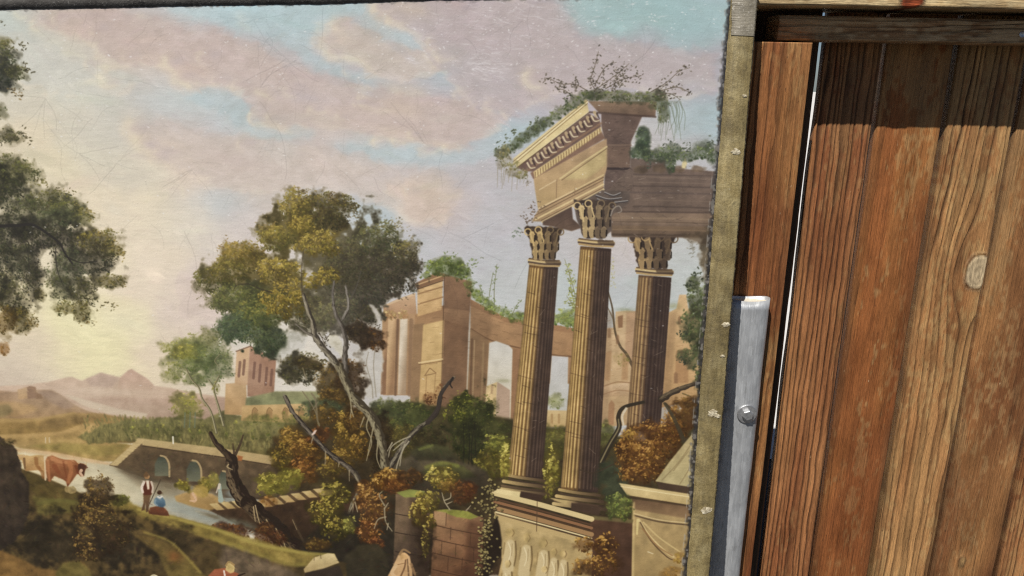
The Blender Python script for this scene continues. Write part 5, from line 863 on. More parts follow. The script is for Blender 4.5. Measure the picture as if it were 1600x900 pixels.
    for q, c, n_ in ((((28, 70), (42, 76)), (84, 78, 58), 16), (((36, 104), (50, 112)), (84, 78, 58), 18), (((16, 140), (32, 150)), (116, 96, 66), 22), (((30, 202), (44, 222)), (92, 84, 60), 20), (((72, 298), (82, 308), (110, 300)), (98, 92, 56), 30), (((110, 312), (135, 328), (145, 342)), (130, 116, 66), 40), (((150, 362), (175, 375), (192, 402)), (126, 108, 62), 60), (((160, 440), (185, 440), (200, 446)), (120, 106, 64), 30), (((130, 505), (145, 502)), (120, 100, 60), 16), (((90, 480), (100, 490), (112, 480)), (116, 104, 62), 24), (((150, 480), (172, 476), (176, 482)), (112, 102, 70), 20), (((40, 505), (58, 508)), (128, 104, 60), 16), (((20, 515), (40, 512), (50, 495)), (110, 92, 54), 30), (((45, 290), (60, 285), (68, 282)), (110, 104, 64), 20), (((60, 280), (80, 295), (105, 296)), (116, 106, 64), 20), (((0, 35), (3, 30)), (92, 88, 70), 4)):
        p.sprig(q, n_, c, 3.6, 8, None, .85, .18)
    # ---- age: bloom, craquelure, weave, varnish losses, painted varnish glints
    im = p.img
    lum_ = (im @ np.array([.3, .59, .11], np.float32))[..., None]; t_ = np.clip((lum_ - .08) / .42, 0, 1)
    im *= .74 + .26 * t_ * t_ * (3 - 2 * t_)
    im[..., 1] += .13 * np.clip(im[..., 0] - im[..., 1], 0, 1)
    im *= .965
    lum = (im @ np.array([.3, .59, .11], np.float32))[..., None]
    sat = (im.max(2) - im.min(2))[..., None]
    im[:] = lum + (im - lum) * (.88 - .75 * np.clip(sat - .30, 0, .4) - .02 * np.clip((lum - .55) * 4, 0, 1))
    im *= 1 - (1 - np.array([1.0, .985, .93], np.float32)) * (1 - .62 * np.clip((lum - .6) * 6, 0, 1))
    yy, xx = np.mgrid[0:H, 0:W]
    crk = np.zeros((H, W), np.float32)
    def crack(x, y, ang, L, w, a, bend=.25):
        pts_ = [(x, y)]
        for i in range(int(L / 9) + 2):
            ang += r.normal(0, bend); x += 9 * math.cos(ang); y += 9 * math.sin(ang); pts_.append((x, y))
        Q = p.tp(pts_)
        for i in range(len(Q) - 1):
            n_ = int(np.hypot(*(Q[i + 1] - Q[i])) * 1.5) + 1
            for t in np.linspace(0, 1, n_):
                X, Y = Q[i] + (Q[i + 1] - Q[i]) * t
                ix_, iy_ = int(X), int(Y)
                if 1 <= ix_ < W - 1 and 1 <= iy_ < H - 1:
                    fx_, fy_ = X - ix_, Y - iy_
                    crk[iy_, ix_] = max(crk[iy_, ix_], a * (1 - fx_) * (1 - fy_) * 1.3); crk[iy_, ix_ + 1] = max(crk[iy_, ix_ + 1], a * fx_ * (1 - fy_) * 1.3)
                    crk[iy_ + 1, ix_] = max(crk[iy_ + 1, ix_], a * (1 - fx_) * fy_ * 1.3); crk[iy_ + 1, ix_ + 1] = max(crk[iy_ + 1, ix_ + 1], a * fx_ * fy_ * 1.3)
    for k in range(380):
        x, y = r.uniform(-300, 1120), abs(r.normal(250, 190))
        ang = r.choice([0.1, -0.75, 1.45, 0.8, -1.1]) + r.normal(0, .3)
        crack(x, y, ang, r.gamma(2, 16), 1, r.uniform(.04, .17))
    for k in range(16):    # starred breaks
        x, y = r.uniform(60, 1000), r.uniform(80, 440)
        for j in range(r.integers(3, 6)): crack(x, y, r.uniform(0, 6.28), r.uniform(18, 70), 1, r.uniform(.08, .22), .12)
    crk = np.clip(crk, 0, 1)[..., None]
    im *= 1 - crk * .55
    im += (np.roll(crk, (1, 1), (0, 1)) * .06)
    wv = (np.sin(xx * 2.0) + np.sin(yy * 2.1)) * .006 + r.normal(0, .012, (H, W))
    im *= (1 + wv + .03 * p.n3)[..., None]
    n = 420; q = np.stack([r.uniform(-200, 1130, n), np.abs(r.normal(0, 260, n))], 1)      # pale flecks: varnish losses, and sun glints painted in towards the top
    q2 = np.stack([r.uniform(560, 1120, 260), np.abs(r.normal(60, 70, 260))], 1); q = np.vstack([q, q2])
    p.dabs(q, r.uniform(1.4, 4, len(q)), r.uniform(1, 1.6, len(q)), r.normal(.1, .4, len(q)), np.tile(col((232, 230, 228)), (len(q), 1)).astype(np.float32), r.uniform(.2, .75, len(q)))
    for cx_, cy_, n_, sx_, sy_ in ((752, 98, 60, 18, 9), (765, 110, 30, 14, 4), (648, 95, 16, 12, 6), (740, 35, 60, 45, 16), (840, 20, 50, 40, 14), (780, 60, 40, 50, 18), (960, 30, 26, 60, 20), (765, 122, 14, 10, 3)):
        q = np.stack([r.normal(cx_, sx_, n_), r.normal(cy_, sy_, n_)], 1); p.dabs(q, r.gamma(2, 3.2, n_) + 2, r.uniform(1, 1.9, n_), r.normal(.12, .18, n_), np.tile(col((226, 222, 222)), (n_, 1)).astype(np.float32), r.uniform(.08, .36, n_))  # clusters of pale dashes: sun glints on the varnish, painted into the colour
    # soiled, crumbling rim where the picture meets the edge tape
    return np.clip(im, 0, 1), p
# ---------------------------------------------------------------- helpers
def link(name, me, mat=None, parent=None):
    o = bpy.data.objects.new(name, me); scene.collection.objects.link(o)
    if mat is not None and me is not None and not me.materials: me.materials.append(mat)
    if parent is not None: o.parent = parent
    return o
def empty(name, loc, label, cat, group=None):
    o = bpy.data.objects.new(name, None); scene.collection.objects.link(o); o.location = loc; o.empty_display_size = 0.05
    tag(o, label, cat, group); return o
def tag(o, label, cat, group=None):
    o['label'] = label; o['category'] = cat
    if group: o['group'] = group
def mesh(name, verts, faces, smooth=False):
    me = bpy.data.meshes.new(name)
    me.from_pydata([tuple(map(float, v)) for v in verts], [], [tuple(f) for f in faces]); me.update()
    if smooth: me.polygons.foreach_set('use_smooth', [True] * len(me.polygons))
    return me
def srgb(c):
    c = np.asarray(c, float)
    return np.where(c <= 0.04045, c / 12.92, ((c + 0.055) / 1.055) ** 2.4)
def lin255(r, g, b): return tuple(srgb(np.array([r, g, b]) / 255.0)) + (1.0,)
class Mat:
    def __init__(s, name):
        s.m = bpy.data.materials.new(name); s.m.use_nodes = True; s.t = s.m.node_tree; s.b = s.t.nodes['Principled BSDF']
    def n(s, kind, **kw):
        nd = s.t.nodes.new('ShaderNode' + kind)
        for k, v in kw.items():
            if k.startswith('i_'): nd.inputs[int(k[2:]) if k[2:].isdigit() else k[2:]].default_value = v
            else: setattr(nd, k, v)
        return nd
    def l(s, a, b): s.t.links.new(a, b)
    def noise(s, scale, detail=4, rough=0.55, vec=None, dist=0.0):
        nd = s.n('TexNoise'); nd.inputs['Scale'].default_value = scale; nd.inputs['Detail'].default_value = detail; nd.inputs['Roughness'].default_value = rough; nd.inputs['Distortion'].default_value = dist
        if vec is not None: s.l(vec, nd.inputs['Vector'])
        return nd.outputs['Fac']
    def ramp(s, fac, stops, interp='LINEAR'):
        nd = s.n('ValToRGB'); e = nd.color_ramp.elements; nd.color_ramp.interpolation = interp
        while len(e) > 1: e.remove(e[-1])
        e[0].position = stops[0][0]; e[0].color = stops[0][1]
        for p_, c_ in stops[1:]:
            k = e.new(p_); k.color = c_
        s.l(fac, nd.inputs[0]); return nd.outputs[0]
    def mix(s, fac, a, b, mode='MIX'):
        nd = s.n('Mix'); nd.data_type = 'RGBA'; nd.blend_type = mode
        for sock, v in ((nd.inputs[0], fac), (nd.inputs[6], a), (nd.inputs[7], b)):
            if hasattr(v, 'is_linked'): s.l(v, sock)
            else: sock.default_value = v
        return nd.outputs[2]
    def math(s, op, a, b=None):
        nd = s.n('Math'); nd.operation = op
        for sock, v in ((nd.inputs[0], a), (nd.inputs[1], b)):
            if v is None: continue
            if hasattr(v, 'is_linked'): s.l(v, sock)
            else: sock.default_value = v
        return nd.outputs[0]
    def bump(s, h, dist, strength=1.0):
        nd = s.n('Bump'); nd.inputs['Strength'].default_value = strength; nd.inputs['Distance'].default_value = dist
        s.l(h, nd.inputs['Height']); s.l(nd.outputs[0], s.b.inputs['Normal'])
    def coord(s, scale=(1, 1, 1), which='Object'):
        tc = s.n('TexCoord'); mp = s.n('Mapping'); mp.inputs['Scale'].default_value = scale; s.l(tc.outputs[which], mp.inputs['Vector']); return mp.outputs[0]
def g3(v): return (v, v, v, 1)

# ---------------------------------------------------------------- materials
def wood_mat(name, along='Z', rough=0.6, spec=0.35):
    """vertex colour carries the board's own rings; nodes add fibre, pores and pale flecks"""
    M = Mat(name)
    at = M.n('Attribute', attribute_name='tone')
    sc = {'Z': (900, 900, 30), 'X': (30, 900, 900)}[along]
    fib = M.noise(1.0, 3, 0.6, M.coord(sc)); big = M.noise(24, 4, 0.6, M.coord((1, 1, .35) if along == 'Z' else (.35, 1, 1)))
    f2 = M.noise(1.0, 5, .7, M.coord(tuple(v * .45 for v in sc)))
    sc3 = {'Z': (330, 330, 9), 'X': (9, 330, 330)}[along]; fl = M.noise(1.0, 4, .75, M.coord(sc3), dist=.4); pit = M.noise(1.0, 2, .5, M.coord(tuple(v * (.8 if v > 100 else 9) for v in sc3)))
    c = M.mix(1.0, at.outputs['Color'], M.ramp(fib, [(.25, g3(.66)), (.75, g3(1.28))]), 'MULTIPLY')
    c = M.mix(1.0, c, M.ramp(fl, [(.28, g3(.36)), (.42, g3(.9)), (.6, g3(1.04)), (.75, g3(1.45))]), 'MULTIPLY')
    c = M.mix(1.0, c, M.ramp(big, [(.3, g3(.74)), (.7, g3(1.2))]), 'MULTIPLY')
    c = M.mix(M.ramp(pit, [(.74, g3(0)), (.80, g3(.5))]), c, lin255(206, 178, 138)); c = M.mix(M.ramp(pit, [(.22, g3(.7)), (.30, g3(0))]), c, lin255(60, 36, 22))
    M.l(c, M.b.inputs['Base Color'])
    M.l(M.ramp(big, [(.3, g3(rough - .1)), (.7, g3(rough + .15))]), M.b.inputs['Roughness'])
    M.b.inputs['Specular IOR Level'].default_value = spec
    M.bump(M.math('ADD', M.math('ADD', fib, f2), fl), 0.0016, 0.9)
    return M.m
WOOD_V = wood_mat('weathered_planks', 'Z'); WOOD_H = wood_mat('weathered_beam', 'X', .7, .25)

# ---------------------------------------------------------------- boards with real grain relief
wr = np.random.default_rng(3)
def n1(x, y, seed):
    """smooth 2-D value noise at float coordinates"""
    g = np.random.default_rng(seed).random((64, 64))
    xi = np.floor(x).astype(int); yi = np.floor(y).astype(int); fx = x - xi; fy = y - yi
    fx = fx * fx * (3 - 2 * fx); fy = fy * fy * (3 - 2 * fy)
    G = lambda a, b: g[a % 64, b % 64]
    return (G(xi, yi) * (1 - fx) + G(xi + 1, yi) * fx) * (1 - fy) + (G(xi, yi + 1) * (1 - fx) + G(xi + 1, yi + 1) * fx) * fy - 0.5
def grain(u, v, P):
    """u across, v along (metres) -> height (m), colour (linear rgb)"""
    seed = P['seed']; k = seed * 10
    us = u + .010 * n1(u * 6 + 3, v * 2.1, k + 1) + .004 * n1(u * 20, v * 6, k + 2) + P.get('slant', 0) * v
    knotw = np.zeros_like(u); ring = np.zeros_like(u)
    for (ku, kv, kr, kl) in P.get('knots', []):
        du = us - ku; dv = (v - kv) * .42
        rho2 = du * du + dv * dv + 1e-9
        us = ku + du * np.clip(1 - (kr * 1.25) ** 2 / (rho2 + (kr * .45) ** 2), .12, 1)
        d = np.sqrt((u - ku) ** 2 + ((v - kv) * .72) ** 2) + .003 * n1(u * 90, v * 60, k + 9)
        w = np.clip((kr - d) / (kr * .3), 0, 1); knotw = np.maximum(knotw, w * kl); ring = np.where(w > 0, np.sin(d * 900 + 5 * n1(u * 60, v * 50, k + 41)) * .5 + 2.2 * n1(u * 200, v * 160, k + 42) - 3.0 * np.clip(1 - np.abs(d - kr * .84) / .0028, 0, 1), ring)
    ph = us * P['freq'] + (1.5 * n1(us * 38, v * .9, k + 3) + .8 * n1(us * 90, v * 3.5, k + 31) + .32 * n1(us * 120, v * 26, k + 32)) * P.get('irr', 1)
    ph = ph + P.get('cath', 0) * ((u - P.get('uc', 0)) ** 2) * 900 * np.clip(1 - v, 0, 1)
    fr = ph - np.floor(ph)
    idx = np.floor(ph).astype(int)
    amp = np.random.default_rng(k + 4).uniform(.12, 1.0, 4096)[idx % 4096]
    # hard latewood ridge with an eroded trough after it
    ridge = np.clip(np.minimum(fr / .42, (1 - fr) / .12), 0, 1); ridge = ridge * ridge * (3 - 2 * ridge)
    rel = np.clip(P['relief'] + P.get('rvar', .5) * 2 * n1(u * 16, v * 2.2, k + 5), .06, 1.5)
    h = (ridge - 1) * .0024 * rel * amp
    h += .0012 * n1(u * 30, v * 5, k + 6) + .0005 * n1(u * 220, v * 40, k + 7) + .0003 * n1(u * 700, v * 160, k + 8)
    dark, mid, lite, worn = [np.array(lin255(*P[c])[:3]) for c in ('dark', 'mid', 'lite', 'worn')]
    t = n1(u * 14 + 5, v * 2.4, k + 11) * 1.5 + n1(u * 45, v * 7, k + 12) * .8 + P.get('tone', .5)
    t = np.clip(t, 0, 1)[..., None]
    c = mid * (1 - t) + lite * t
    tv = (amp - .56)[..., None] * .45; c = c * (1 + tv)
    w = np.clip((n1(u * 22, v * 6, k + 13) * .8 + n1(u * 90, v * 30, k + 14) * .9 + n1(u * 260, v * 110, k + 33) * 1.0 + P.get('wear', 0) + P.get('wear_top', 0) * np.clip((v - P.get('wt_v', 9)) * 6, 0, 1)) * 3, 0, 1)[..., None]
    eu = np.minimum(u - P['u0'], P['u1'] - u); ed = np.clip(1 - eu / P.get('edge_w', .008) + 1.2 * n1(u * 90, v * 12, k + 15), 0, 1)[..., None] * P.get('edge', .6) * .55
    c = c * (1 - w * .45) + worn * w * .45
    # blotches where the stain still sits
    s_ = np.clip((n1(u * 18 + 9, v * 4.5, k + 16) + P.get('stain', -.1)) * 5, 0, 1)[..., None]; c = c * (1 - s_ * .55) + np.array(lin255(*P.get('stainc', (112, 58, 26)))[:3]) * s_ * .55
    tr = np.clip((1 - ridge) * np.clip(rel * 1.1, 0, 1) * (.35 + .65 * amp), 0, 1)[..., None]
    c = c * (1 - tr * P.get('trough', .9)) + dark * .5 * tr * P.get('trough', .7)
    grey = np.array(lin255(*P.get('edgec', (84, 62, 42)))[:3]); c = c * (1 - ed) + grey * ed
    if P.get('knots'):
        kc = np.array(lin255(*P.get('knotc', (196, 172, 138)))[:3]); kw = knotw[..., None]
        c = c * (1 - kw) + kc * (1 + .34 * ring[..., None]) * kw; h = h + knotw * .0016
    lum_ = (c @ np.array([.3, .59, .11]))[..., None]; c = (lum_ + (c - lum_) * .90) * 1.08 * np.array([1.04, 1.03, .86])
    return h, np.clip(c, 0, 1)
def board(name, size, P, mat, axis='Z', nu=None, nv=None, dense=None, parent=None, round_=.0040):
    """size = (width, length, thickness); front face at local y=0 looking to -Y; origin at the middle of the lower front edge (vertical) or left end (horizontal)"""
    w, L, d = size
    nu = nu or int(w / .0008); nv = nv or int(L / .0035)
    ug = np.linspace(-w / 2, w / 2, nu + 1); vg = np.linspace(0, L, nv + 1)
    if dense is not None:     # (v0, v1): fine rows only where the photograph looks
        a, b = dense; vg = np.concatenate([np.linspace(0, a, 12, endpoint=False), np.linspace(a, b, nv, endpoint=False), np.linspace(b, L, 12)]); vg = np.unique(vg); nv = len(vg) - 1
    U, V = np.meshgrid(ug, vg); P = dict(P, u0=-w / 2, u1=w / 2)
    h, c = grain(U, V, P)
    # worn arris, wavering edge
    e = np.minimum(U + w / 2, w / 2 - U); h = h - round_ * np.clip(1 - e / .004, 0, 1) ** 2
    wob = P.get('wob', .0012) * n1(V * 0 + 7, V * 9, P['seed'] * 10 + 21); wob2 = .0012 * n1(V * 0 + 19, V * 9, P['seed'] * 10 + 22)
    X = U + np.clip(1 - (U + w / 2) / .004, 0, 1) * (wob + .0012) - np.clip(1 - (w / 2 - U) / .004, 0, 1) * (wob2 + .0012)
    Y = -h - .0009
    if axis == 'Z': F_ = np.stack([X, Y, V], -1)
    else: F_ = np.stack([V, Y, X], -1)
    F_ = F_.reshape(-1, 3); C = c.reshape(-1, 3); m = nu + 1
    idx = np.arange((nv + 1) * m).reshape(nv + 1, m)
    q = np.stack([idx[:-1, :-1], idx[:-1, 1:], idx[1:, 1:], idx[1:, :-1]], -1).reshape(-1, 4)
    if axis != 'Z': q = q[:, ::-1]
    # sides and back
    ring_ = np.concatenate([idx[0, :], idx[1:, -1], idx[-1, -2::-1], idx[-2:0:-1, 0]])
    B = F_[ring_].copy(); B[:, 1] = d; nb = len(F_); rb = nb + np.arange(len(ring_)); nx = np.roll(np.arange(len(ring_)), -1)
    sd = np.stack([ring_, rb, rb[nx], ring_[nx]], -1)
    if axis != 'Z': sd = sd[:, ::-1]
    cen = np.array([[0, d, L / 2]]) if axis == 'Z' else np.array([[L / 2, d, 0]])
    allv = np.vstack([F_, B, cen]); ci = len(allv) - 1
    bk = [(rb[i], ci, rb[nx[i]]) for i in range(len(ring_))]
    if axis != 'Z': bk = [t[::-1] for t in bk]
    me = bpy.data.meshes.new(name); nq = len(q) + len(sd); nt_ = len(bk)
    me.vertices.add(len(allv)); me.vertices.foreach_set('co', allv.astype(np.float32).ravel())
    loops = np.concatenate([q.ravel(), sd.ravel(), np.array(bk).ravel()]).astype(np.int32)
    me.loops.add(len(loops)); me.loops.foreach_set('vertex_index', loops)
    me.polygons.add(nq + nt_); starts = np.concatenate([np.arange(nq) * 4, nq * 4 + np.arange(nt_) * 3]).astype(np.int32)
    me.polygons.foreach_set('loop_start', starts)
    me.update(calc_edges=True); me.validate()
    col_ = np.vstack([C, C[ring_] * .8, C[:1]]); a = me.color_attributes.new('tone', 'FLOAT_COLOR', 'POINT')
    a.data.foreach_set('color', np.hstack([col_, np.ones((len(col_), 1))]).astype(np.float32).ravel())
    me.polygons.foreach_set('use_smooth', np.concatenate([np.ones(len(q), bool), np.zeros(len(sd) + nt_, bool)]))
    return link(name, me, mat, parent)

# ---------------------------------------------------------------- ground
def paving(name, lo, hi):
    gm = Mat(name); gn = gm.noise(3.0, 8, .65, gm.coord()); gf = gm.noise(160, 3, .6, gm.coord())
    gm.l(gm.mix(1.0, gm.ramp(gn, [(.3, lo), (.7, hi)]), gm.ramp(gf, [(.3, g3(.8)), (.7, g3(1.15))]), 'MULTIPLY'), gm.b.inputs['Base Color'])
    gm.b.inputs['Roughness'].default_value = .9; gm.bump(gf, .002, .6); return gm.m
G = 60.0
ground = link('ground', mesh('ground', [(-G, -G, GROUND_Z), (G, -G, GROUND_Z), (G, G, GROUND_Z), (-G, G, GROUND_Z)], [(0, 1, 2, 3)]), paving('dark_asphalt', (.04, .038, .035, 1), (.07, .066, .06, 1)))
ground['kind'] = 'structure'
gz = GROUND_Z + .004
slit_sheet = link('slit_backdrop', mesh('slit_backdrop', [(-G, .6, gz), (G, .6, gz), (G, G, gz), (-G, G, gz)], [(0, 1, 2, 3)]), paving('slit_backdrop_pale', (.62, .60, .56, 1), (.78, .76, .72, 1)))  # pale ground sheet added behind the gate so the slit shows bright
slit_sheet['kind'] = 'structure'

# ---------------------------------------------------------------- gate: planks set back behind post, beam and top rail
PX = lambda x, Y=0.0, y=450: float(on_y(x, y, Y)[0])
Z_TOP = 1.26; z0 = GROUND_Z + .012
L_ = Z_TOP - z0
DN = (.12, 1.10)      # stretch of the boards the camera sees
edges = [PX(1236.5, .014) - .0026, PX(1330), PX(1433), PX(1537), float(on_y(1600, 690, 0)[0]), float(on_y(1600, 690, 0)[0]) + .108]
A_ = dict(dark=(58, 28, 14), mid=(150, 92, 52), lite=(192, 142, 94), worn=(190, 154, 108))
PLK = [
  dict(seed=1, wob=.003, freq=112, relief=.95, rvar=.25, dark=(54, 26, 14), mid=(142, 84, 48), lite=(178, 122, 76), worn=(172, 128, 84), wear=-.3, wear_top=.75, wt_v=.72, tone=.45, trough=.95, stain=-.2, edge=.5, slant=.004),
  dict(seed=2, freq=46, relief=.16, rvar=.3, dark=(74, 36, 18), mid=(148, 86, 40), lite=(182, 120, 62), worn=(186, 148, 100), wear=-.2, wear_top=.6, wt_v=.74, tone=.35, trough=.45, stain=.06, stainc=(124, 66, 28), edge=.8, edge_w=.012),
  dict(seed=3, freq=92, relief=.8, rvar=.35, dark=(70, 38, 20), mid=(158, 104, 60), lite=(196, 148, 96), worn=(194, 156, 106), wear=-.12, wear_top=.5, wt_v=.7, tone=.5, trough=.9, stain=-.22, edge=.75, edge_w=.010, edgec=(84, 62, 42)),
  dict(seed=4, freq=40, relief=.14, rvar=.25, dark=(74, 42, 24), mid=(136, 84, 46), lite=(170, 118, 70), worn=(182, 144, 100), wear=-.1, wear_top=.35, wt_v=.6, tone=.4, trough=.4, stain=.02, stainc=(102, 56, 30), edge=.7, edge_w=.010),
  dict(seed=5, freq=104, relief=.9, rvar=.3, dark=(60, 30, 16), mid=(150, 92, 52), lite=(184, 130, 82), worn=(184, 142, 94), wear=-.2, tone=.5, trough=.95, stain=-.2, edge=.5),
]
# the knot in the third plank, at the pixel where the photograph shows it
_k = on_y(1528, 424, 0)
gate_lab = ['narrow deeply ridged brown plank beside the bright slit, next to the batten', 'smooth orange-brown plank with worn tan edges between two ridged planks', 'ridged tan plank with a pale oval knot at its edge', 'smooth reddish-brown plank with scuffed patches, right of the knotted plank', 'ridged brown plank past the scuffed reddish plank']
gate_lab_small = None
GAP = .0018
for i in range(5):
    xa, xb = edges[i], edges[i + 1]; xc = (xa + xb) / 2; P = PLK[i]
    if i == 2: P['knots'] = [(float(_k[0] - xc), float(_k[2] - z0), .025, .95)]; P['knotc'] = (186, 164, 138)
    if i == 3:
        k2 = on_y(1503, 878, 0); P['knots'] = [(float(k2[0] - xc), float(k2[2] - z0), .010, .8)]; P['knotc'] = (170, 134, 90)
    o = board('plank', (xb - xa - GAP * 2, L_, .014 if i == 0 else .024), P, WOOD_V, 'Z', dense=DN)
    o.location = (xc, [.0, .0015, -.001, .001, 0][i], z0)
    tag(o, gate_lab[i], 'plank', 'planks of the weathered gate')
# batten in front of the planks (left of the slit)
YJ = -.085
jr = PX(1228, YJ); jl = jr - .098
jt = float(on_y(1230, 66, YJ)[2])
o = board('batten', (jr - jl, jt - z0, .07), dict(seed=6, freq=85, relief=.7, rvar=.5, dark=(52, 24, 12), mid=(134, 76, 38), lite=(184, 126, 72), worn=(186, 142, 92), wear=-.2, tone=.42, trough=.9, stain=-.06, stainc=(112, 52, 22), edge=.35), WOOD_V, 'Z', dense=(.15, jt - z0 - .02))
o.location = ((jl + jr) / 2, YJ, z0)
tag(o, 'orange-brown vertical batten standing beside the painting, behind the metal tube', 'batten')
# dark post the batten is fixed to
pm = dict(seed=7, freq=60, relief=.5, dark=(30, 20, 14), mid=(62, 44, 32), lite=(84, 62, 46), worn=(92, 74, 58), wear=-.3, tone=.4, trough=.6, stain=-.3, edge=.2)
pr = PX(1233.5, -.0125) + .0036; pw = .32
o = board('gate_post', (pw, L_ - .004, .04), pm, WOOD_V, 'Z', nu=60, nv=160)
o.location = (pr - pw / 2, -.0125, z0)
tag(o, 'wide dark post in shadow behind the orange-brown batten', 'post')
# weathered cross beam in the shade of the top rail
YB = -.07
bl = on_y(1216, 43, YB); bz0 = float(on_y(1216, 64, YB)[2]); bz1 = float(on_y(1216, 22, YB)[2])
BW = bz1 - bz0; BL_ = 1.05
bp = dict(seed=8, freq=120, relief=.85, rvar=.5, dark=(34, 24, 18), mid=(160, 118, 84), lite=(208, 166, 124), worn=(226, 196, 160), wear=.12, tone=.4, trough=.85, stain=-.3, edge=.5, edgec=(150, 132, 112), irr=1.6)
o = board('cross_beam', (BW, BL_, .052), bp, WOOD_H, 'X', nu=110, nv=420)
o.location = (float(bl[0]), YB, (bz0 + bz1) / 2)
tag(o, 'grey weathered cross beam with deep grain over the gate planks', 'beam')
# top rail, sunlit, carries the head of the painting
YR = -.1
rz = float(on_y(1400, 13.5, YR)[2]); RH_ = .11
rp = dict(seed=9, freq=90, relief=.7, dark=(74, 46, 28), mid=(186, 150, 108), lite=(222, 192, 150), worn=(226, 204, 168), wear=.1, tone=.5, trough=.7, stain=-.2, edge=.3)
kx = on_y(1424, 2, YR); rx0 = -1.0
rp['knots'] = [(float(kx[2] - rz) - RH_ / 2, float(kx[0] - rx0), .014, 1.0)]; rp['knotc'] = (150, 66, 30)
o = board('top_rail', (RH_, 2.35, .10), rp, WOOD_H, 'X', nu=90, nv=700)
o.location = (rx0, YR, rz + RH_ / 2)
tag(o, 'sunlit top rail above the cross beam with an orange knot', 'rail')

# ---------------------------------------------------------------- metal
zm = Mat('galvanised_steel'); zv = zm.n('TexVoronoi'); zv.inputs['Scale'].default_value = 1.0; zm.l(zm.coord((160, 160, 60)), zv.inputs['Vector'])
zn = zm.noise(1.0, 5, .6, zm.coord((60, 60, 22))); zs = zm.noise(1.0, 4, .65, zm.coord((420, 420, 18)))
zc = zm.mix(.35, zm.ramp(zn, [(.3, (.42, .43, .44, 1)), (.7, (.62, .63, .63, 1))]), zm.ramp(zv.outputs['Color'], [(.2, (.42, .43, .44, 1)), (.8, (.69, .70, .70, 1))]))
zm.l(zm.mix(1.0, zc, zm.ramp(zs, [(.3, g3(.86)), (.7, g3(1.1))]), 'MULTIPLY'), zm.b.inputs['Base Color'])
zg = zm.noise(1.0, 6, .7, zm.coord((70, 70, 26))); zk = zm.noise(1.0, 2, .5, zm.coord((900, 900, 12)))
_zc = zm.b.inputs['Base Color'].links[0].from_socket
_zc = zm.mix(zm.ramp(zg, [(.56, g3(0)), (.70, g3(.55))]), _zc, (.20, .19, .17, 1)); zr = zm.noise(1.0, 6, .7, zm.coord((130, 130, 70))); _zc = zm.mix(zm.ramp(zr, [(.66, g3(0)), (.76, g3(.6))]), _zc, (.26, .15, .08, 1)); _zc = zm.mix(zm.ramp(zk, [(.66, g3(0)), (.72, g3(.5))]), _zc, (.82, .83, .84, 1)); zm.l(_zc, zm.b.inputs['Base Color'])
zm.b.inputs['Metallic'].default_value = .45; zm.l(zm.ramp(zn, [(.3, g3(.38)), (.7, g3(.6))]), zm.b.inputs['Roughness']); zm.bump(zm.math('ADD', zn, zs), .0012, .35)
sm = Mat('zinc_bolt'); sm.b.inputs['Metallic'].default_value = .8; sm.b.inputs['Roughness'].default_value = .38
sn = sm.noise(240, 4, .6, sm.coord()); sm.l(sm.ramp(sn, [(.3, (.42, .42, .42, 1)), (.7, (.68, .68, .68, 1))]), sm.b.inputs['Base Color']); sm.bump(sn, .0004, .3)
plm = Mat('lit_bore_cream'); pn_ = plm.noise(90, 5, .6, plm.coord()); plm.l(plm.ramp(pn_, [(.3, (.52, .45, .34, 1)), (.7, (.74, .68, .55, 1))]), plm.b.inputs['Base Color']); plm.b.inputs['Roughness'].default_value = .6
# oval tube, open at the top, screwed to the batten
YT = -.119
tR = PX(1207, YT, 480); tw = .060; td = .030; tz1 = float(on_y(1190, 469, YT)[2])
tube_c = (tR - tw / 2, YT + td / 2)
tube = empty('metal_tube', (tube_c[0], tube_c[1], z0), 'grey galvanised metal tube with a hex bolt, upright between painting and planks', 'tube')
def oval(w, d, n=56, rr=.42):
    out = []
    for k in range(n):
        a = 2 * math.pi * k / n; c, s = math.cos(a), math.sin(a); e = .78
        out.append((w / 2 * math.copysign(abs(c) ** e, c), d / 2 * math.copysign(abs(s) ** e, s)))
    return out
def tube_mesh(w, d, t, z1, dents=True):
    n = 56; o_ = oval(w, d, n); i_ = oval(w - 2 * t, d - 2 * t, n); V = []; Fc = []; zs_ = list(np.linspace(0, z1, 40))
    rr = np.random.default_rng(5)
    for z in zs_:
        for k, (x, y) in enumerate(o_):
            dn = .0009 * math.sin(z * 23 + x * 60) * (y < 0) + .0006 * math.sin(z * 61 + 2) if dents else 0
            top = -.003 * math.cos(x / w * 3.0) if z == zs_[-1] else 0
            V.append((x, y + dn, z + top))
    for j in range(len(zs_) - 1):
        for k in range(n): Fc.append((j * n + k, j * n + (k + 1) % n, (j + 1) * n + (k + 1) % n, (j + 1) * n + k))
    b = len(V); top0 = (len(zs_) - 1) * n
    for (x, y) in i_: V.append((x, y, z1 - .0005 - .003 * math.cos(x / w * 3.0)))
    for (x, y) in i_: V.append((x, y, z1 - .06))
    for k in range(n):
        k2 = (k + 1) % n
        Fc.append((top0 + k, top0 + k2, b + k2, b + k)); Fc.append((b + k, b + k2, b + n + k2, b + n + k))
    return mesh('tube_body', V, Fc, True)
tb = link('tube_body', tube_mesh(tw, td, .0018, tz1 - z0), zm.m, tube)
def bore_insert_mesh(w, d, z):
    n = 40; o_ = oval(w, d, n); V = [(x, y, z) for x, y in o_] + [(x * .8, y * .7, z - .0012) for x, y in o_] + [(0, 0, z - .0014)]
    return mesh('lit_bore_insert', V, [(k, (k + 1) % n, n + (k + 1) % n, n + k) for k in range(n)] + [(n + k, n + (k + 1) % n, 2 * n) for k in range(n)], True)
link('lit_bore_insert', bore_insert_mesh(tw - .0036, td - .0036, tz1 - z0 - .006), plm.m, tube)  # cream insert added to stand for the pale, sunlit inside of the tube
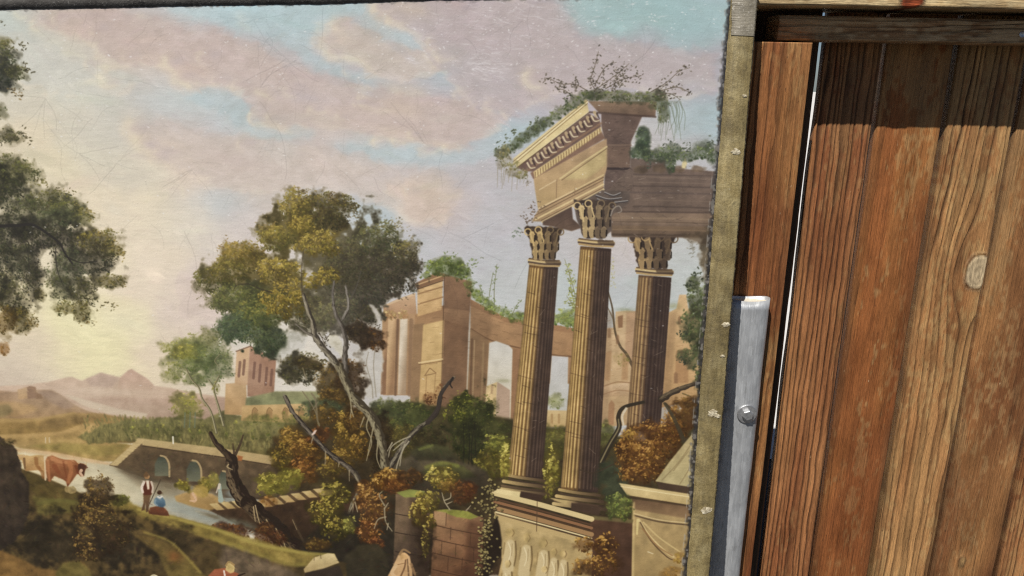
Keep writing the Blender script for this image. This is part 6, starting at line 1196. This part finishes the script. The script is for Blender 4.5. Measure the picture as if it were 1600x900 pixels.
bc = on_y(1166.5, 646, YT); bx, bz = float(bc[0]) - tube_c[0], float(bc[2]) - z0
def disc(name, r, y0_, y1_, seg, bev=.0006, rot=0, cup=0):
    V = []; Fc = []
    for yy_, rr_ in ((y0_, r), (y1_ + bev, r), (y1_, r - bev * 1.6)):
        for k in range(seg):
            a = 2 * math.pi * k / seg + rot; V.append((rr_ * math.cos(a), yy_, rr_ * math.sin(a)))
    for j in range(2):
        for k in range(seg): Fc.append((j * seg + k, j * seg + (k + 1) % seg, (j + 1) * seg + (k + 1) % seg, (j + 1) * seg + k))
    V.append((0, y1_ + cup, 0)); c = len(V) - 1
    for k in range(seg): Fc.append((2 * seg + k, 2 * seg + (k + 1) % seg, c))
    return mesh(name, V, Fc)
bolt = link('bolt', disc('bolt', .0080, .0, -.0080, 6, .0006, .35), sm.m, tube); bolt.location = (bx, -td / 2 - .0008, bz)
ws = link('washer', disc('washer', .0145, .0, -.0022, 32, .0006, 0), sm.m, bolt)
# screw in the beam
sc_p = on_y(1597, 54, YB - .001)
scr = link('screw', disc('screw', .0042, .003, -.0016, 20, .0006, 0, .0008), sm.m); scr.location = tuple(map(float, sc_p))
tag(scr, 'small round screw head in the grey cross beam', 'screw')

# ---------------------------------------------------------------- the painting
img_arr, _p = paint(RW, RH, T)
# soiled rim: grime and flaked ground near the tape, along the picture's real edges
yy_, xx_ = np.mgrid[0:RH, 0:RW].astype(np.float32)
S_ = xx_ / PPM + S0; T_ = yy_ / PPM + T0
TAPE_R, TAPE_T = .0325, .0275
dR = -(S_ - (c_tr[0] + right_dir[0] * T_)) - TAPE_R                    # metres in from the right tape
dT = T_ - (c_tr[1] + (S_ - c_tr[0]) * (c_tl[1] - c_tr[1]) / (c_tl[0] - c_tr[0])) - TAPE_T
rn = fbm(RH, RW, 34, 5, gain=.7) - .5; rn2 = fbm(RH, RW, 6, 2) - .5; rn3 = fbm(RH, RW, 12, 3) - .5
for D, wdt, st_ in ((dR, .0062, .92), (dT, .0014, .8)):
    m_ = np.clip((wdt * (1 + 1.1 * rn) - D) / .0045 + .25 + rn2 * 1.5 + rn3 * 1.2, 0, 1)[..., None] * st_
    img_arr = img_arr * (1 - m_) + np.array([.20, .188, .180]) * (1 + 1.3 * rn2[..., None] + 1.2 * rn3[..., None]) * m_
    l_ = np.clip(1 - np.abs(D - wdt * (1.15 + .22 * rn)) / .0008, 0, 1)[..., None] * np.clip(rn2 * 5 + .75, 0, 1)[..., None] * .8
    img_arr = img_arr * (1 - l_) + np.array([.66, .64, .60]) * l_
    fl = (np.clip((wdt * 1.2 - D) / .002, 0, 1) * (rn2 > .17))[..., None] * .55; img_arr = img_arr * (1 - fl) + np.array([.56, .54, .50]) * fl
img_arr = np.clip(img_arr, 0, 1).astype(np.float32)
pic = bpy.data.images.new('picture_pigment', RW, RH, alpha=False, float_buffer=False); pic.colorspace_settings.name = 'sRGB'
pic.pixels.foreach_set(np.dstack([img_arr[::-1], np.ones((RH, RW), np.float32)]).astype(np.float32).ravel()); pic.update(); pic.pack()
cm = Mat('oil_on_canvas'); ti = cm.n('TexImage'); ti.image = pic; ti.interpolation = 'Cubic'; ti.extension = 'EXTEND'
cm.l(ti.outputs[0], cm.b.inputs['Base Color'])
cuv = cm.n('TexCoord').outputs['UV']
def uvn(sc, **k):
    mp = cm.n('Mapping'); mp.inputs['Scale'].default_value = sc; cm.l(cuv, mp.inputs['Vector']); return cm.noise(1.0, vec=mp.outputs[0], **k)
asp = RW / RH
wA = uvn((900, 110 / asp * 1, 1), detail=2); wB = uvn((110, 900 / asp, 1), detail=2); wave = uvn((7, 7 / asp, 1), detail=3); spk = uvn((420, 420 / asp, 1), detail=2)
cm.l(cm.ramp(uvn((26, 26 / asp, 1), detail=5), [(.3, g3(.26)), (.7, g3(.42))]), cm.b.inputs['Roughness'])
cm.b.inputs['Specular IOR Level'].default_value = .42
hgt = cm.math('ADD', cm.math('MULTIPLY', cm.math('ADD', wA, wB), .5), cm.math('ADD', cm.math('MULTIPLY', wave, 6.0), cm.math('MULTIPLY', cm.math('POWER', spk, 6.0), 14.0)))
cm.bump(hgt, .00008, .6)
# canvas mesh: slightly slack cloth over its stretcher
NS, NT = 70, 56; V = []; UV = []; Fc = []
for j in range(NT + 1):
    for i in range(NS + 1):
        a, b = i / NS, j / NT
        s_, t_ = ((1 - a) * (1 - b) * c_tl + a * (1 - b) * c_tr + a * b * c_br + (1 - a) * b * c_bl)
        sag = -.0016 * math.sin(math.pi * a) * math.sin(math.pi * b)
        V.append(canvas_pt(s_, t_, sag)); UV.append(((s_ - S0) * PPM / RW, 1 - (t_ - T0) * PPM / RH))
for j in range(NT):
    for i in range(NS):
        k = j * (NS + 1) + i; Fc.append((k, k + NS + 1, k + NS + 2, k + 1))
base = np.array(canvas_pt((c_bl[0] + c_br[0]) / 2, C_H)); V = np.array(V) - base
# turned-over edges
nf = len(Fc); idx = np.arange((NS + 1) * (NT + 1)).reshape(NT + 1, NS + 1)
rg = list(idx[0, ::-1]) + list(idx[1:, 0]) + list(idx[-1, 1:]) + list(idx[-2:0:-1, -1]); DEP = .020
V = list(V); UV = list(UV); b0 = len(V)
for k in rg: V.append(V[k] - C_N * DEP); UV.append(UV[k])
for j in range(len(rg)):
    j2 = (j + 1) % len(rg); Fc.append((rg[j], b0 + j, b0 + j2, rg[j2]))
painting = empty('painting', tuple(base), 'old unframed oil landscape with ruined columns leaning upright against the gate', 'painting')
me = mesh('canvas', V, Fc, True); uvl = me.uv_layers.new(name='UVMap'); li = np.zeros(len(me.loops), np.int32); me.loops.foreach_get('vertex_index', li)
uvl.data.foreach_set('uv', np.array(UV, np.float32)[li].ravel()); canvas = link('canvas', me, cm.m, painting)
canvas['label'] = 'painted classical landscape with trees, river, bridge and ruined columns'
# gummed edge tape, olive-gold, worn
tm = Mat('worn_edge_tape'); ta = tm.noise(26, 7, .65, tm.coord()); tb_ = tm.noise(130, 5, .7, tm.coord()); tcn = tm.noise(520, 3, .6, tm.coord()); tg = tm.noise(9, 4, .6, tm.coord())
tc_ = tm.ramp(ta, [(.25, lin255(98, 84, 52)), (.5, lin255(144, 127, 84)), (.75, lin255(174, 159, 116))])
tc_ = tm.mix(tm.ramp(tb_, [(.56, g3(0)), (.70, g3(.75))]), tc_, lin255(92, 82, 56))
tc_ = tm.mix(tm.ramp(tb_, [(.26, g3(.7)), (.34, g3(0))]), tc_, lin255(196, 186, 158))
tw_ = tm.noise(1.0, 3, .6, tm.coord((1400, 1400, 160))); tl_ = tm.noise(1.0, 5, .65, tm.coord((240, 240, 14)))
tc_ = tm.mix(1.0, tc_, tm.ramp(tg, [(.32, g3(.66)), (.66, g3(1.16))]), 'MULTIPLY'); tc_ = tm.mix(1.0, tc_, tm.ramp(tl_, [(.3, g3(.7)), (.7, g3(1.18))]), 'MULTIPLY'); tc_ = tm.mix(1.0, tc_, tm.ramp(tw_, [(.3, g3(.82)), (.7, g3(1.14))]), 'MULTIPLY')
tc_ = tm.mix(1.0, tc_, tm.ramp(tcn, [(.3, g3(.8)), (.7, g3(1.15))]), 'MULTIPLY')
tm.l(tc_, tm.b.inputs['Base Color']); tm.l(tm.ramp(tb_, [(.3, g3(.42)), (.7, g3(.75))]), tm.b.inputs['Roughness']); tm.bump(tm.math('ADD', tb_, tm.math('MULTIPLY', tcn, .4)), .0014, .6)
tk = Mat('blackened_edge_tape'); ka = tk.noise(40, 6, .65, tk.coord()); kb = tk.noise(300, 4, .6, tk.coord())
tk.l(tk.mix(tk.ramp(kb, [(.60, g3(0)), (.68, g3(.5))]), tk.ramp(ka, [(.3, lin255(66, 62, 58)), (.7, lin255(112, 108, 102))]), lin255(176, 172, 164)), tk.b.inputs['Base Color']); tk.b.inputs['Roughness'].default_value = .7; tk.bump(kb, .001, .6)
def strip(name, A, B, inward, w, mat, seed, lift=.0008):
    """ragged strip along the edge A->B (in s,t), folded round the stretcher side"""
    rr = np.random.default_rng(seed); n = 420; A = np.array(A); B = np.array(B); inward = np.array(inward); V = []; Fc = []
    jit = np.cumsum(rr.normal(0, .00016, n + 1)); jit -= np.linspace(jit[0], jit[-1], n + 1); jit = np.clip(jit, -.003, .003) + rr.normal(0, .00012, n + 1)
    oj = rr.normal(0, .00025, n + 1)
    for k in range(n + 1):
        p_ = A + (B - A) * k / n; o_ = p_ - inward * (.0006 + oj[k])
        for (s_, t_), off in (((p_ + inward * (w + jit[k])), .0002), ((p_ + inward * (w + jit[k])), lift), (p_ + inward * w * .5, lift + rr.uniform(0, .0004)), (p_ + inward * .002, lift), (o_, -.0006), (o_, -DEP)):
            V.append(np.array(canvas_pt(s_, t_, off)) - base)
    for k in range(n):
        for j in range(5):
            a = k * 6 + j; Fc.append((a, a + 1, a + 7, a + 6))
    return link(name, mesh(name, V, Fc, True), mat, painting)
def unit(v): return v / np.hypot(*v)
rd = unit(c_br - c_tr); td_ = unit(c_tl - c_tr)
strip('edge_tape', c_tr, c_br, np.array([-rd[1], rd[0]]), TAPE_R, tm.m, 1)['label'] = 'olive-gold worn tape along the side of the canvas'
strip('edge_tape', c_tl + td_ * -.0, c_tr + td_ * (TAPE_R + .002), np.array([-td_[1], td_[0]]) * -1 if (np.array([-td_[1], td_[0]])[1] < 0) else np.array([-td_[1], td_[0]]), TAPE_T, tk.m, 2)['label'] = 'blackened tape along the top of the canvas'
ld = unit(c_bl - c_tl); strip('edge_tape', c_bl, c_tl + ld * (TAPE_T + .002), np.array([ld[1], -ld[0]]), TAPE_R, tm.m, 3)
strip('edge_tape', c_br - rd * 0 + np.array([-TAPE_R - .002, 0]), c_bl + np.array([TAPE_R + .002, 0]), np.array([0, -1.0]), TAPE_T, tm.m, 4)
tgm = Mat('grey_corner_tape'); ga = tgm.noise(60, 6, .65, tgm.coord()); gb_ = tgm.noise(380, 4, .6, tgm.coord())
tgm.l(tgm.mix(tgm.ramp(gb_, [(.58, g3(0)), (.68, g3(.7))]), tgm.ramp(ga, [(.3, lin255(120, 113, 98)), (.7, lin255(158, 150, 132))]), lin255(196, 190, 178)), tgm.b.inputs['Base Color']); tgm.b.inputs['Roughness'].default_value = .5; tgm.bump(gb_, .001, .6)
strip('corner_patch', c_tr, c_tr + rd * .078, np.array([-rd[1], rd[0]]), TAPE_R - .003, tgm.m, 6, .0016)['label'] = 'grey worn patch over the corner of the edge tape'
# tacks and torn, pale spots on the tape
tkm = Mat('pale_torn_paper'); pt = tkm.noise(300, 4, .6, tkm.coord()); tkm.l(tkm.ramp(pt, [(.3, lin255(128, 112, 80)), (.7, lin255(214, 204, 178))]), tkm.b.inputs['Base Color']); tkm.b.inputs['Roughness'].default_value = .85
def chip(x, y, r, seed):
    rr = np.random.default_rng(seed); c0 = np.array(st(on_canvas(x, y))); n = 22; V = [np.array(canvas_pt(*c0, .0022)) - base]; px_ = r * .00092
    rad = px_ * (.55 + .6 * rr.random(n)); rad = (rad + np.roll(rad, 1)) / 2
    for k in range(n):
        a = 2 * math.pi * k / n; V.append(np.array(canvas_pt(c0[0] + rad[k] * 1.25 * math.cos(a), c0[1] + rad[k] * .8 * math.sin(a), .0011 + .0009 * rr.random())) - base)
    for k in range(n):
        a = 2 * math.pi * k / n; V.append(np.array(canvas_pt(c0[0] + rad[k] * 1.3 * math.cos(a), c0[1] + rad[k] * .85 * math.sin(a), .0004)) - base)
    Fc = [(0, 1 + (k + 1) % n, 1 + k) for k in range(n)] + [(1 + k, 1 + (k + 1) % n, 1 + n + (k + 1) % n, 1 + n + k) for k in range(n)]
    o_ = link('torn_spot', mesh('torn_spot', V, Fc), tkm.m, painting)
for i, (x, y, r) in enumerate(((1149, 237, 6), (1134, 507, 5), (1128, 556, 3), (1114, 645, 7), (1121, 650, 4), (1102, 797, 7), (1108, 795, 4), (1163, 150, 3))): chip(x, y, r, 50 + i)
# stretcher bars behind
bm_ = Mat('stretcher_pine'); bn = bm_.noise(1.0, 4, .6, bm_.coord((30, 300, 300))); bm_.l(bm_.ramp(bn, [(.3, lin255(120, 90, 58)), (.7, lin255(160, 126, 84))]), bm_.b.inputs['Base Color']); bm_.b.inputs['Roughness'].default_value = .7
def bar(A, B, inward, w):
    A = np.array(A); B = np.array(B); Q = [A + inward * .003, B + inward * .003, B + inward * w, A + inward * w]
    V = [np.array(canvas_pt(*q, -.004)) - base for q in Q] + [np.array(canvas_pt(*q, -DEP)) - base for q in Q]
    return link('stretcher_bar', mesh('stretcher_bar', V, [(0, 3, 2, 1), (4, 5, 6, 7), (0, 1, 5, 4), (1, 2, 6, 5), (2, 3, 7, 6), (3, 0, 4, 7)]), bm_.m, painting)
bar(c_tr, c_br, np.array([-rd[1], rd[0]]), .05); bar(c_bl, c_tl, np.array([ld[1], -ld[0]]), .05)
tin = np.array([td_[1], -td_[0]]); tin = tin if tin[1] > 0 else -tin
bar(c_tl + (-td_) * .052, c_tr + td_ * .052, tin, .05); bar(c_br + np.array([-.052, 0]), c_bl + np.array([.052, 0]), np.array([0, -1.0]), .05)
scene.cycles.use_denoising = False
scene.cycles.filter_width = 1.2
